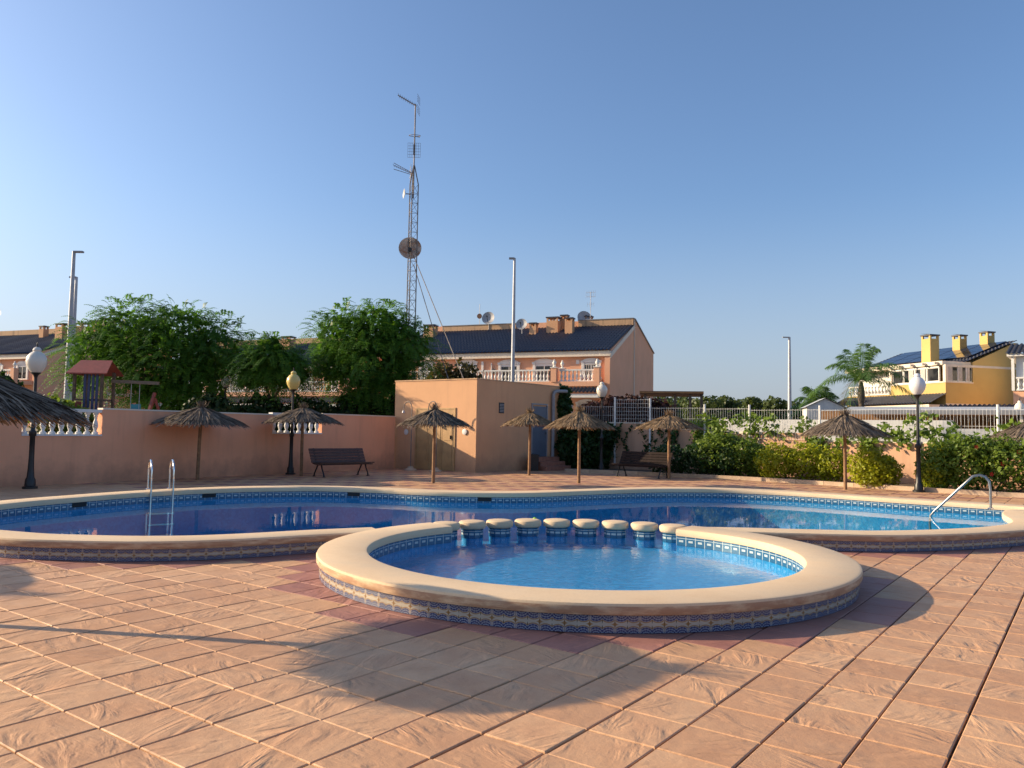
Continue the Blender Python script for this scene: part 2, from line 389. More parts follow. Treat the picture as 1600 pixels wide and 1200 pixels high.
def water(name, scale, strength, tint):
    k = NT(name); t = k.t; t.nodes.remove(k.bsdf)
    p = k.pos()
    h = k.math('ADD', k.noise(k.mapping(p, (1.0, 1.3, 1.0)), scale, 2, 0.5, 0.3), k.math('MULTIPLY', k.noise(p, scale * 0.28, 2), 1.2))
    bp = k.n('ShaderNodeBump'); bp.inputs['Strength'].default_value = strength; bp.inputs['Distance'].default_value = 0.01; k.l(h, bp.inputs['Height'])
    # Schlick reflectance of water, the same from both sides of the sheet (light must get in at 20 degrees)
    dt = k.n('ShaderNodeVectorMath'); dt.operation = 'DOT_PRODUCT'; k.l(k.n('ShaderNodeNewGeometry').outputs['Incoming'], dt.inputs[0]); k.l(bp.outputs[0], dt.inputs[1])
    fr_ = k.math('ADD', 0.02, k.math('MULTIPLY', 0.64, k.math('POWER', k.math('SUBTRACT', 1.0, k.math('ABSOLUTE', dt.outputs['Value']), None, True), 5.0)))
    tr = k.n('ShaderNodeBsdfTransparent'); tr.inputs[0].default_value = tint
    gl = k.n('ShaderNodeBsdfGlossy'); gl.inputs['Roughness'].default_value = 0.015; k.l(bp.outputs[0], gl.inputs['Normal'])
    mx = k.n('ShaderNodeMixShader'); k.l(fr_, mx.inputs[0]); k.l(tr.outputs[0], mx.inputs[1]); k.l(gl.outputs[0], mx.inputs[2])
    k.l(mx.outputs[0], k.out.inputs[0])
    return k.m
M['water'] = water('calm_pool_water', 5.0, 0.05, (0.72, 0.90, 0.97, 1))
M['water_r'] = water('rippled_pool_water', 11.0, 0.34, (0.80, 0.95, 0.98, 1))

# ------------------------------------------------------------------ pool outlines
def catmull(P, n=8):
    P = [np.array(p, float) for p in P]; out = []
    for i in range(len(P) - 1):
        p0 = P[max(i - 1, 0)]; p1 = P[i]; p2 = P[i + 1]; p3 = P[min(i + 2, len(P) - 1)]
        for k in range(n):
            t = k / n
            out.append(0.5 * ((2 * p1) + (-p0 + p2) * t + (2 * p0 - 5 * p1 + 4 * p2 - p3) * t * t + (-p0 + 3 * p1 - 3 * p2 + p3) * t ** 3))
    out.append(P[-1]); return np.array(out)
def resample(P, step):
    d = np.r_[0, np.cumsum(np.linalg.norm(np.diff(P[:, :2], axis=0), axis=1))]
    n = max(2, int(round(d[-1] / step))); s = np.linspace(0, d[-1], n + 1)
    return np.stack([np.interp(s, d, P[:, i]) for i in range(P.shape[1])], 1), d[-1] / n
RC = np.array([0.85, 9.40]); RO = 3.0
# outer wall line of the main pool, clockwise from where it leaves the round pool on the left; third value = rim width
MAIN = [(-1.72, 10.62, .45), (-2.45, 10.24, .45), (-3.11, 9.82, .45), (-3.76, 9.50, .45), (-4.46, 9.35, .45), (-5.24, 9.36, .45), (-6.07, 9.50, .45),
        (-7.5, 10.15, .45), (-8.55, 11.3, .45), (-9.0, 12.6, .45), (-8.89, 13.83, .45), (-8.45, 15.02, .45), (-7.85, 16.28, .45), (-6.95, 17.45, .45), (-5.8, 18.3, .45),
        (-4.45, 18.72, .45), (-2.96, 18.5, .45), (-1.4, 17.95, .45), (0.1, 17.98, .45), (1.61, 18.95, .45), (3.33, 20.0, .45), (5.05, 20.35, .45),
        (6.49, 19.95, .45), (7.8, 19.05, .45), (8.9, 18.0, .45), (9.95, 17.1, .45), (10.8, 16.3, .45), (11.3, 15.5, .6), (10.9, 14.5, 1.5), (9.9, 13.45, 1.35), (8.8, 12.6, .75), (7.8, 12.05, .48),
        (6.52, 11.46, .45), (5.42, 11.16, .45), (4.76, 11.15, .45), (4.0, 11.2, .45), (3.35, 11.26, .45), (2.8, 11.25, .45)]
main_path, _ = resample(catmull(MAIN), 0.16)
def normals2(P, closed=False):
    T = np.gradient(P[:, :2], axis=0)
    T /= np.linalg.norm(T, axis=1)[:, None]
    return np.stack([-T[:, 1], T[:, 0]], 1)          # left of travel: outward for a clockwise path
main_n = normals2(main_path)
A0, A1 = math.radians(132), math.radians(412)
ra = np.linspace(A0, A1, 120)
ring_path = np.stack([RC[0] + RO * np.cos(ra), RC[1] + RO * np.sin(ra), np.full(120, .5)], 1)
ring_n = np.stack([np.cos(ra), np.sin(ra)], 1)
union_hole = None
def offs(P, N, o): return P[:, :2] + N * o
# points of the round pool's arc lying outside the main pool (from its right junction round the front to its left one)
aR = math.radians(40); aL = math.radians(-204)
front = np.linspace(aR, aL, 60)
def union_outline(o):
    mp = offs(main_path, main_n, o)
    fr = np.stack([RC[0] + (RO + o) * np.cos(front), RC[1] + (RO + o) * np.sin(front)], 1)
    keep = np.linalg.norm(mp - RC, axis=1) > RO + o
    return np.concatenate([mp[keep], fr])
OUT = union_outline(0.0)
OUTn = None
def inside(poly, x, y):
    px, py = poly[:, 0], poly[:, 1]; qx, qy = np.roll(px, -1), np.roll(py, -1)
    c = ((py > y) != (qy > y))
    with np.errstate(divide='ignore', invalid='ignore'):
        xi = (qx - px) * (y - py) / (qy - py) + px
    return int(np.sum(c & (x < xi))) % 2 == 1
def sdist(x, y):
    d = np.hypot(OUT[:, 0] - x, OUT[:, 1] - y); i = int(np.argmin(d))
    return (-d[i] if inside(OUT, x, y) else d[i]), i

# ------------------------------------------------------------------ ground
WALL_L = [(-24.5, 0.9), (-12.9, 19.7), (-4.9, 32.6)]
WALL_R = [(2.5, 35.4), (7.6, 32.8), (11.2, 29.5), (14.2, 26.0), (20.0, 21.5), (32.0, 13.0)]
PROP = [(-40, -30)] + WALL_L + WALL_R + [(46, -30)]
def fill(name, loops, zs, mat_, **kw):
    bm = bmesh.new(); es = []
    for L, z in zip(loops, zs):
        vs = [bm.verts.new((p[0], p[1], z)) for p in L]
        es += [bm.edges.new((vs[i], vs[(i + 1) % len(vs)])) for i in range(len(vs))]
    bmesh.ops.triangle_fill(bm, edges=es, use_beauty=True, use_dissolve=False)
    bmesh.ops.recalc_face_normals(bm, faces=bm.faces)
    for f in bm.faces:
        if f.normal.z < 0: f.normal_flip()
    me = bpy.data.meshes.new(name); bm.to_mesh(me); bm.free(); me.materials.append(mat_)
    return link(name, me, **kw)
fill('ground', [[(-900, -600), (900, -600), (900, 1500), (-900, 1500)], PROP], [1.3, 1.3], M['earth'], kind='structure')
deck = thing('pool_deck', None, None, kind='structure')

# paving slabs, 0.4 m grid turned 36 degrees
TA = np.array([0.594, 0.804]); TB = np.array([0.804, -0.594]); TS = 0.405; T0 = np.array([-2.72, 4.18])
def clip_poly(poly, p, n):     # keep side where (q-p).n >= 0
    out = []
    for i in range(len(poly)):
        a = poly[i]; b = poly[(i + 1) % len(poly)]
        da = (a[0] - p[0]) * n[0] + (a[1] - p[1]) * n[1]; db = (b[0] - p[0]) * n[0] + (b[1] - p[1]) * n[1]
        if da >= 0: out.append(a)
        if (da < 0) != (db < 0):
            t = da / (da - db); out.append((a[0] + t * (b[0] - a[0]), a[1] + t * (b[1] - a[1])))
    return out
def slab(mb, poly, z=0.0, bev=0.006, th=0.045, tilt=(0, 0)):
    c = np.mean(poly, axis=0); n = len(poly); vs = []
    for q in poly: vs.append((q[0], q[1], z - th))
    for q in poly: vs.append((q[0], q[1], z - bev * 0.8 + tilt[0] * (q[0] - c[0]) + tilt[1] * (q[1] - c[1])))
    for q in poly:
        d = np.array(q) - c; L = np.linalg.norm(d) + 1e-6; q2 = np.array(q) - d / L * bev * 1.4
        vs.append((q2[0], q2[1], z + tilt[0] * (q[0] - c[0]) + tilt[1] * (q[1] - c[1])))
    fs = [tuple(range(2 * n, 3 * n))]
    for i in range(n):
        j = (i + 1) % n
        fs += [(i, j, j + n, i + n), (i + n, j + n, j + 2 * n, i + 2 * n)]
    mb.add(vs, fs)
tiles = []
PA = np.array(PROP)
for i in range(-90, 130):
    for j in range(-120, 130):
        c = T0 + TA * TS * (i + .5) + TB * TS * (j + .5)
        if c[1] < -5 or c[1] > 36 or abs(c[0]) > 7 + abs(c[1]) * 0.72: continue
        if not inside(PA, c[0], c[1]): continue
        tiles.append((c, i, j))
tiles_in = []; bed = MB()
for c, i, j in tiles:
    s, k = sdist(c[0], c[1])
    if s < -0.22: continue
    ga = 0.021 if j % 5 == 0 else 0.013      # wider expansion joints every fifth row
    h = TS / 2
    poly = [c + TA * a + TB * b for a, b in ((-h + .004, -h + ga / 2), (-h + .004, h - .0045), (h - .004, h - .0045), (h - .004, -h + ga / 2))]
    poly = [(p[0], p[1]) for p in poly]
    cell = [c + TA * a + TB * b for a, b in ((-h, -h), (-h, h), (h, h), (h, -h))]; cell = [(p[0], p[1]) for p in cell]
    clipped = False
    if s < 0.3:
        a = OUT[(k - 1) % len(OUT)]; b = OUT[(k + 1) % len(OUT)]; t = (b - a) / (np.linalg.norm(b - a) + 1e-9)
        nrm = np.array([-t[1], t[0]])
        if (np.array(c) - OUT[k]).dot(nrm) * s < 0: nrm = -nrm
        poly2 = clip_poly(poly, OUT[k] - nrm * 0.08, nrm)
        if len(poly2) < 3: continue
        cell = clip_poly(cell, OUT[k] - nrm * 0.1, nrm)
        clipped = len(poly2) != 4 or max(abs(np.array(poly2) - np.array(poly)).flatten()) > 1e-6 if len(poly2) == 4 else True
        poly = poly2
    tiles_in.append((c, poly, s, clipped, i, j))
    if len(cell) > 2: bed.add([(p[0], p[1], -.035) for p in cell][::-1], [tuple(range(len(cell)))])
bed.build('mortar_bed', M['joint'], deck)
def in_view(c):
    z = c[1]; return z > 3.4 and abs(c[0] / z) < 0.69
cand = sorted([t for t in tiles_in if in_view(t[0])], key=lambda t: t[0][1] ** 2 + t[0][0] ** 2)
near = set(id(t) for t in cand[:298])
far_mb = {'pave': MB(), 'pave_red': MB()}
shared = {}
ROTA = math.atan2(TA[1], TA[0])
for t in tiles_in:
    c, poly, s, clipped, i, j = t
    red = (s < 0.36) or (c[1] > 20.5 and (i * 7 + j * 13) % 4 == 0)
    mk = 'pave_red' if red else 'pave'
    tilt = (rnd.uniform(-.006, .006), rnd.uniform(-.006, .006)); dz = rnd.uniform(-.003, .001)
    if id(t) in near:
        if clipped:
            mb = MB(); slab(mb, [(p[0] - c[0], p[1] - c[1]) for p in poly], 0.0)
            link('paving_slab', mb.mesh('paving_slab', M[mk]), deck, loc=(c[0], c[1], dz))
        else:
            key = (mk, j % 5 == 0, rnd.randrange(4))
            if key not in shared:
                mb = MB(); slab(mb, [(p[0] - c[0], p[1] - c[1]) for p in poly], 0.0, tilt=tilt)
                shared[key] = mb.mesh('paving_slab', M[mk])
            link('paving_slab', shared[key], deck, loc=(c[0], c[1], dz))
    else:
        slab(far_mb[mk], poly, dz, tilt=tilt)
for mk, mb in far_mb.items():
    mb.build('distant_paving', M[mk], deck, kind='stuff')

# ------------------------------------------------------------------ pools
def sweep(path, nrm, profile, widths=None, cap=True):
    """profile: list of (kind, offset, z); 'o' = measured from the outer wall line, 'i' = measured from the inner edge (negative inwards)."""
    mb = MB(); n = len(path); m = len(profile); vs = []
    for a in range(n):
        for kind, o, z in profile:
            d = o if kind == 'o' else -path[a, 2] + o
            vs.append((path[a, 0] + nrm[a, 0] * d, path[a, 1] + nrm[a, 1] * d, z))
    fs = [(a * m + k, a * m + (k + 1) % m, (a + 1) * m + (k + 1) % m, (a + 1) * m + k) for a in range(n - 1) for k in range(m)]
    if cap: fs += [tuple(range(m)), tuple((n - 1) * m + k for k in range(m - 1, -1, -1))]
    mb.add(vs, fs); return mb
def coping_profile(z):
    r = .035
    return [('o', .0, z - .105), ('o', .03, z - .100), ('o', .04, z - .08), ('o', .041, z - .028), ('o', .032, z - .008), ('o', .005, z), ('i', .03, z - .002), ('i', -.005, z - .008), ('i', -.022, z - .03),
            ('i', -.025, z - .07), ('i', -.018, z - .10), ('i', .02, z - .105)]
def pool_tiles(path, nrm, off_kind, off, facing, zc, height, width, mat_, parent, name, rng=None, sub=None):
    base = path.copy()
    d = np.where(off_kind == 'o', off, -base[:, 2] + off)
    line = np.stack([base[:, 0] + nrm[:, 0] * d, base[:, 1] + nrm[:, 1] * d], 1)
    P, step = resample(line, width)
    mb = MB(); g = .0022
    mb.box((0, 0, 0), (step - g, .012, height - g)); me = mb.mesh(name, mat_)
    for i in range(len(P) - 1):
        mid = (P[i] + P[i + 1]) / 2; t = P[i + 1] - P[i]
        if rng and not rng(mid): continue
        ang = math.atan2(t[1], t[0])
        link(name, me, parent, loc=(mid[0], mid[1], zc), rz=ang)

main_pool = thing('swimming_pool', 'large blue two-lobed swimming pool with raised cream rim and patterned tile sides', 'swimming pool')
pad_pool = thing('paddling_pool', 'small round paddling pool with raised cream rim in front of the large pool', 'paddling pool')
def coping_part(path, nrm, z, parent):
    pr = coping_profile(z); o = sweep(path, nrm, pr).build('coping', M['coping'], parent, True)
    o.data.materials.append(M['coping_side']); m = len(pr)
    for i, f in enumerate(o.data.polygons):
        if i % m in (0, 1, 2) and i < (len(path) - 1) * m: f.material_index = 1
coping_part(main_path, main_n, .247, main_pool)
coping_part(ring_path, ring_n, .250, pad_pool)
sweep(main_path, main_n, [('o', -.03, -1.3), ('o', -.03, .143), ('i', .008, .143), ('i', .008, -1.3)]).build('pool_wall', M['floor_deep'], main_pool)
def outer_mortar(o, n):
    o.data.materials.append(M['joint'])
    for i, f in enumerate(o.data.polygons):
        if i % 4 == 0 and i < n: f.material_index = 1
outer_mortar(bpy.data.objects['pool_wall'], 4 * (len(main_path) - 1))
full = np.linspace(0, 2 * PI, 121)
fr_path = np.stack([RC[0] + RO * np.cos(ra), RC[1] + RO * np.sin(ra), np.full(120, .5)], 1)
sweep(fr_path, ring_n, [('o', -.03, -1.3), ('o', -.03, .145), ('i', .008, .145), ('i', .008, -1.3)]).build('pool_wall', M['floor_shallow'], pad_pool)
outer_mortar(bpy.data.objects['pool_wall.001'], 4 * 119)
# sunk wall under the pillars that separates the two pools
sa = np.linspace(math.radians(52), math.radians(132), 30)
sp = np.stack([RC[0] + RO * np.cos(sa), RC[1] + RO * np.sin(sa), np.full(30, .30)], 1)
sweep(sp, np.stack([np.cos(sa), np.sin(sa)], 1), [('o', -.02, -1.3), ('o', -.02, -.10), ('i', 0, -.10), ('i', 0, -1.3)]).build('sunken_wall', M['floor_shallow'], pad_pool)
# floors
keepm = np.linalg.norm(main_path[:, :2] - RC, axis=1) > RO - 0.2
over = np.linspace(math.radians(38), math.radians(156), 40)
def main_poly(o, r): 
    mp = offs(main_path, main_n, o); k = np.linalg.norm(mp - RC, axis=1) > r
    return np.concatenate([mp[k], np.stack([RC[0] + r * np.cos(over), RC[1] + r * np.sin(over)], 1)])
fill('pool_floor', [main_poly(-.2, RO - .15)], [-.8], M['floor_deep'], parent=main_pool)
fill('pool_water', [main_poly(-.2, RO - .16)], [0.02], M['water'], kind='structure')
disc = [(RC[0] + (RO - .16) * math.cos(a), RC[1] + (RO - .16) * math.sin(a)) for a in np.linspace(0, 2 * PI, 97)[:-1]]
fill('pool_floor', [disc], [-.13], M['floor_shallow'], parent=pad_pool)
fill('paddling_water', [disc], [0.0215], M['water_r'], kind='structure')
# patterned tiles outside, waterline tiles inside
vis_main = lambda p: p[1] < 14.0 and np.linalg.norm(p - RC) > RO + .02
pool_tiles(main_path, main_n, 'o', .0, 1, .073, .142, .2, M['azulejo'], main_pool, 'painted_tile', vis_main)
pool_tiles(ring_path, ring_n, 'o', .0, 1, .073, .142, .2, M['azulejo'], pad_pool, 'painted_tile', lambda p: p[1] < 11.0)
pool_tiles(main_path, main_n, 'i', .0, -1, .080, .128, .15, M['waterline'], main_pool, 'waterline_tile', lambda p: (p[1] > 12.5 or p[0] > 7.5) )
pool_tiles(ring_path, ring_n, 'i', .0, -1, .080, .128, .15, M['waterline'], pad_pool, 'waterline_tile')
sk = MB().box((0, 0, 0), (.30, .05, .085)).mesh('skimmer_opening', M['dark'])
for (x, y) in ((-8.05, 14.9), (-6.53, 17.2), (-3.55, 18.1), (-0.5, 17.5)):
    dd = np.hypot(main_path[:, 0] - x, main_path[:, 1] - y); k = int(np.argmin(dd))
    t = main_path[k + 1, :2] - main_path[k - 1, :2]
    p = main_path[k, :2] - main_n[k] * (main_path[k, 2] - .012)
    link('skimmer_opening', sk, main_pool, loc=(p[0], p[1], .10), rz=math.atan2(t[1], t[0]))

# stepping pillars across the gap
cap_prof = [(0.0, .142), (.165, .142), (.19, .150), (.205, .172), (.207, .215), (.200, .240), (.180, .252), (.15, .257), (0.0, .259)]
capm = MB().lathe(cap_prof, 28).mesh('cap', M['coping'], True)
colm = MB().lathe([(.0, -.3), (.155, -.3), (.155, .136), (0, .136)], 24).mesh('column', M['floor_shallow'], True)
tl = MB().box((0, 0, 0), (.083, .010, .126)).mesh('waterline_tile', M['waterline'])
wt = MB(); wt.box((0, 0, 0), (.083, .010, .126)); 
angs = np.linspace(math.radians(128.5), math.radians(56.5), 9)
words = ['farthest left, tucked against the rim end', 'second from the left rim end', 'third from the left rim end', 'just left of the green ball', 'just right of the green ball', 'in front of the middle straw parasol pole, fourth from the right rim end',
         'third from the right rim end', 'second from the right rim end', 'farthest right, touching the rim end']
for a, wd in zip(angs, words):
    p = thing('stepping_pillar', 'round cream-topped pillar in the water, ' + wd, 'stepping pillar', (RC[0] + 2.86 * math.cos(a), RC[1] + 2.86 * math.sin(a), 0), a, 'round pillars between the two pools')
    link('cap', capm, p); link('column', colm, p)
    for q in range(12):
        b = 2 * PI * q / 12
        link('waterline_tile', tl, p, loc=(.158 * math.cos(b), .158 * math.sin(b), .074), rz=b + PI / 2)
bl = MB(); bl.lathe([(.0, -.045)] + [(.045 * math.cos(t), .045 * math.sin(t)) for t in np.linspace(-PI / 2 + .2, PI / 2 - .2, 9)] + [(0, .045)], 16)
bl.build('floating_ball', M['ball'], None, True, label='small bright green ball floating behind the pillars', cat='ball', loc=(0.44, 14.0, .05))

# ladder and grab rail
lad = thing('pool_ladder', 'polished steel pool ladder with two tall hooped rails', 'pool ladder', (-7.55, 16.72, 0), math.radians(0))
dirp = Vector((.50, -.866, 0)); side = Vector((.34, .26, 0))
for sgn in (0, 1):
    o = side * sgn + Vector((-.1, -.0, 0))
    pts = [o + Vector((0, 0, .25))]
    pts += [o + Vector((0, 0, z)) for z in (.42, .58, .68)]
    for t in np.linspace(0, PI, 11): pts.append(o + dirp * (.33 - .33 * math.cos(t)) + Vector((0, 0, .68 + .20 * math.sin(t))))
    pts += [o + dirp * .66 + Vector((0, 0, z)) for z in (.5, .1, -.3, -.8)]
    r = MB().tube(pts, .021, 10).build('rail', M['steel'], lad, True)
    MB().lathe([(0, .249), (.05, .249), (.05, .262), (.025, .275), (0, .276)], 12, tuple(o)).build('foot_flange', M['steel'], r, True)
for k in range(3):
    z = -.2 - .22 * k
    a = dirp * .66 + Vector((-.1, 0, z))
    MB().box(a + side * .5, (.5, .08, .03), math.atan2(side.y, side.x)).build('rung', M['steel'], lad)
gr = thing('grab_rail', 'bent steel grab rail sloping into the large pool', 'grab rail', (9.35, 15.42, 0))
pts = [Vector((0, 0, .25)), Vector((0, 0, .62)), Vector((-.02, 0, .78)), Vector((-.08, .03, .87)), Vector((-.17, .06, .90)), Vector((-.28, .1, .87))] + [Vector((-.28, .1, .87)).lerp(Vector((-.80, .62, .10)), t) for t in (.25, .5, .75, .95)] + [Vector((-.82, .66, .04)), Vector((-.83, .68, -.1)), Vector((-.82, .68, -.4))]
MB().tube(pts, .024, 10).build('bent_tube', M['railsteel'], gr, True)
MB().lathe([(0, .247), (.055, .247), (.055, .262), (.027, .275), (0, .276)], 12).build('foot_flange', M['steel'], gr, True)

# ------------------------------------------------------------------ boundary wall on the left
def wall_run(parent, p, q, z0, z1, th, m, name='wall_body', cap=None, tang=(0, 0)):
    p = Vector((*p, 0)); q = Vector((*q, 0)); d = q - p; a = math.atan2(d.y, d.x)
    mb = MB(); mid = (p + q) / 2
    mb.box((mid.x, mid.y, (z0 + z1) / 2), (d.length, th, z1 - z0), a)
    return mb.build(name, m, parent)
def baluster_mesh(h, r, mat_, n=12):
    pr = [(0, 0), (r * 1.05, 0), (r * 1.05, .09), (r * .55, .13), (r * .50, .18), (r * .85, .30), (r * 1.0, .40), (r * .85, .52), (r * .45, .68), (r * .42, .78), (r * .75, .84), (r * .5, .88), (r * .95, .92), (r * .95, 1.0), (0, 1.0)]
    return MB().lathe([(a, b * h) for a, b in pr], n).mesh('baluster', mat_, True)
LW = thing('boundary_wall', 'long pink rendered wall with baluster openings behind the left parasols', 'wall')
P1 = Vector((-12.9, 19.7)); P2 = Vector((-4.9, 32.6)); P0 = Vector((-24.5, 0.9)); LD = (P2 - P1).normalized(); LN = Vector((LD.y, -LD.x)); LL = (P2 - P1).length
def lw(s, o=0.0): p = P1 + LD * s + LN * o; return (p.x, p.y)
def at_px(px):   # distance along the wall seen under image column px
    k = (px - 800) / 1230.0
    return (k * P1.y - P1.x) / (LD.x - k * LD.y)
op = [(at_px(33), at_px(158), 1.33, 1.96, 9), (at_px(424), at_px(501), 1.43, 2.0, 8)]
def htop(s): return 1.95 + .012 * s
segs = []; s0 = -22.5
for a, b, zb, zt, n in op:
    segs.append((s0, a, 0)); segs.append((a, b, zb)); s0 = b
segs.append((s0, LL, 0))
lwm = math.atan2(LD.y, LD.x)
for a, b, zb in segs:
    if zb == 0:
        top = htop((max(a, 0) + b) / 2)
        wall_run(LW, lw(a), lw(b), -.05, top, .24, M['pink_wall'])
        wall_run(LW, lw(a), lw(b), top + .001, top + .045, .27, M['cream_trim'], 'wall_cap')
    else:
        wall_run(LW, lw(a), lw(b), -.05, zb - .05, .24, M['pink_wall'])
        wall_run(LW, lw(a), lw(b), zb - .049, zb, .30, M['white'], 'opening_sill')
        top = htop((a + b) / 2)
        wall_run(LW, lw(a), lw(b), top - .04, top + .045, .2, M['white'], 'top_rail')
        n = 9 if zb < 1.4 else 8
        bmh = baluster_mesh(top - .041 - zb, .085 * (b - a) / 3.2 + .02, M['white'])
        for k in range(n):
            t = a + (k + .5) * (b - a) / n; x, y = lw(t)
            link('baluster', bmh, LW, loc=(x, y, zb + .0005))

# ------------------------------------------------------------------ pump house
PHC = Vector((-1.35, 30.3)); PHL = Vector((-4.85, 32.75)); PHR = Vector((2.45, 35.2))
dl = (PHL - PHC); dr = (PHR - PHC)
PHB = PHL + dr
ph = thing('pump_house', 'flat-roofed pink pump house at the corner behind the pool', 'pump house')
HT = 3.58
mb = MB(); poly = [PHC, PHR, PHB, PHL]
mb.add([(p.x, p.y, -.05) for p in poly] + [(p.x, p.y, HT) for p in poly], [(0, 1, 5, 4), (1, 2, 6, 5), (2, 3, 7, 6), (3, 0, 4, 7), (4, 5, 6, 7)])
mb.build('wall', M['pink'], ph)
cen = (PHC + PHB) / 2
mb = MB(); big = [cen + (p - cen) * 1.008 for p in poly]
mb.add([(p.x, p.y, HT + .002) for p in big] + [(p.x, p.y, HT + .05) for p in big], [(0, 1, 5, 4), (1, 2, 6, 5), (2, 3, 7, 6), (3, 0, 4, 7), (4, 5, 6, 7), (3, 2, 1, 0)])
mb.build('roof_edge', M['parapet'], ph)
def face_matrix(p, d):    # local x along d, local y into the wall, z up
    d = d.normalized(); a = math.atan2(d.y, d.x)
    return Matrix.Translation((p.x, p.y, 0)) @ Matrix.Rotation(a, 4, 'Z')
def mbT(mb, Mx):
    mb.v = [tuple(Mx @ Vector(v)) for v in mb.v]; return mb
FL = face_matrix(PHL, PHC - PHL); FLL = (PHC - PHL).length     # front-left face
FR = face_matrix(PHC, PHR - PHC); FRL = (PHR - PHC).length
def fx(px, p, d):
    k = (px - 800) / 1230.0; d = d.normalized(); return (k * p.y - p.x) / (d.x - k * d.y)
x0, x1 = fx(653, PHL, PHC - PHL), fx(711, PHL, PHC - PHL)
dm = [x0 + (x1 - x0) * t for t in (0, .34, .70, 1)]
df = mbT(MB().b(x0 - .07, x0, -.035, .02, 0, 2.42).b(x1, x1 + .07, -.035, .02, 0, 2.42).b(x0 - .07, x1 + .07, -.036, .02, 2.421, 2.49), FL).build('door_frame', M['doorbrown'], ph)
for k in range(3):
    dd = mbT(MB().b(dm[k] + .006, dm[k + 1] - .006, -.022, .02, .03, 2.415).b(dm[k] + .09, dm[k + 1] - .09, -.034, -.023, .2, 1.05).b(dm[k] + .09, dm[k + 1] - .09, -.034, -.023, 1.2, 2.25), FL).build('door_leaf', M['doorbrown'], ph)
    if k == 2: mbT(MB().b(dm[3] - .16, dm[3] - .11, -.07, -.024, 1.25, 1.40), FL).build('handle', M['black'], dd)
xd0, xd1 = fx(832, PHC, PHR - PHC), fx(854, PHC, PHR - PHC)
bdoor = mbT(MB().b(xd0, xd1, -.03, .02, .55, 2.68).b(xd0 + .08, xd1 - .08, -.04, -.031, 2.0, 2.58), FR).build('metal_door', M['doorblue'], ph)
mbT(MB().b(xd0 - .06, xd0 - .002, -.05, .02, .55, 2.74).b(xd1 + .002, xd1 + .06, -.05, .02, .55, 2.74).b(xd0 - .06, xd1 + .06, -.051, .02, 2.741, 2.8), FR).build('door_frame', M['greypaint'], ph)
mbT(MB().b(xd1 - .12, xd1 - .08, -.08, -.031, 1.5, 1.58), FR).build('handle', M['steel'], bdoor)
xv = fx(784, PHC, PHR - PHC)
vent = mbT(MB().b(xv - .16, xv + .16, -.02, .01, 2.32, 2.74), FR).build('vent', M['dark'], ph)
for k in range(6):
    mbT(MB().b(xv - .14, xv + .14, -.035, -.021, 2.36 + k * .06, 2.39 + k * .06), FR).build('slat', M['greypaint'], vent)
for k, hh in enumerate((.18, .36, .54)):
    mbT(MB().b(xd0 - .25, xd1 + .55 - .0 * k, -.95 + .3 * k, -.002, [.0, .181, .361][k], hh), FR).build('step', M['step'], ph)
xp = fx(862, PHC, PHR - PHC)
pp = [FR @ Vector(v) for v in ((xp, -.1, .35), (xp, -.1, 3.0), (xp, -.1, 3.2), (xp + .06, -.12, 3.33), (xp + .2, -.16, 3.38), (xp + .75, -.3, 3.40))]
MB().tube(pp, .075, 10).build('vent_pipe', M['greypaint'], ph, True)
for px, zc in ((637, 1.5), (728, 1.55)):
    X = fx(px, PHL, PHC - PHL)
    c = FL @ Vector((X, -.02, zc))
    d = MB(); pr = [(0, 0), (.11, 0), (.115, .02), (.09, .03), (0, .03)]
    d.lathe(pr, 18); Mx = FL.to_3x3().to_4x4() @ Matrix.Rotation(PI / 2, 4, 'X')
    mbT(d, Matrix.Translation(c) @ Mx)
    d.build('wall_light', M['white'], ph, True)
gB = 'outdoor shower posts by the pump house doors'
for px, lb in ((664, 'thin hooked outdoor shower post on the left of the ochre doors'), (703, 'thin hooked outdoor shower post in front of the right ochre door leaf')):
    X = fx(px, PHL, PHC - PHL)
    sh = thing('outdoor_shower', lb, 'shower', tuple(FL @ Vector((X, -.75, 0))), math.atan2((PHC - PHL).y, (PHC - PHL).x), gB)
    pts = [Vector((0, 0, 0)), Vector((0, 0, 1.3)), Vector((0, 0, 2.45))] + [Vector((-.22 + .22 * math.cos(t), 0, 2.45 + .26 * math.sin(t))) for t in np.linspace(.2, PI, 9)] + [Vector((-.44, 0, 2.36))]
    MB().tube(pts, .019, 8).build('pipe', M['rustmast'], sh, True)
    MB().lathe([(0, 0), (.25, 0), (.24, .05), (.13, .09), (.10, .16), (0, .16)], 16).build('base', M['kerbstone'], sh, True)
    MB().lathe([(0, 2.27), (.07, 2.27), (.04, 2.36), (0, 2.37)], 10, (-.44, 0, 0)).build('shower_head', M['galv'], sh, True)
Xb = fx(823, PHC, PHR - PHC)
bn = thing('litter_bin', 'black square litter bin beside the pump house steps', 'bin', tuple(FR @ Vector((Xb - .12, -.5, 0))), math.atan2((PHR - PHC).y, (PHR - PHC).x))
MB().lathe([(0, .0), (.24, 0), (.27, .62), (0, .62)], 4).build('body', M['black'], bn)
MB().lathe([(0, .621), (.29, .621), (.29, .66), (.1, .70), (0, .70)], 4).build('lid', M['black'], bn)

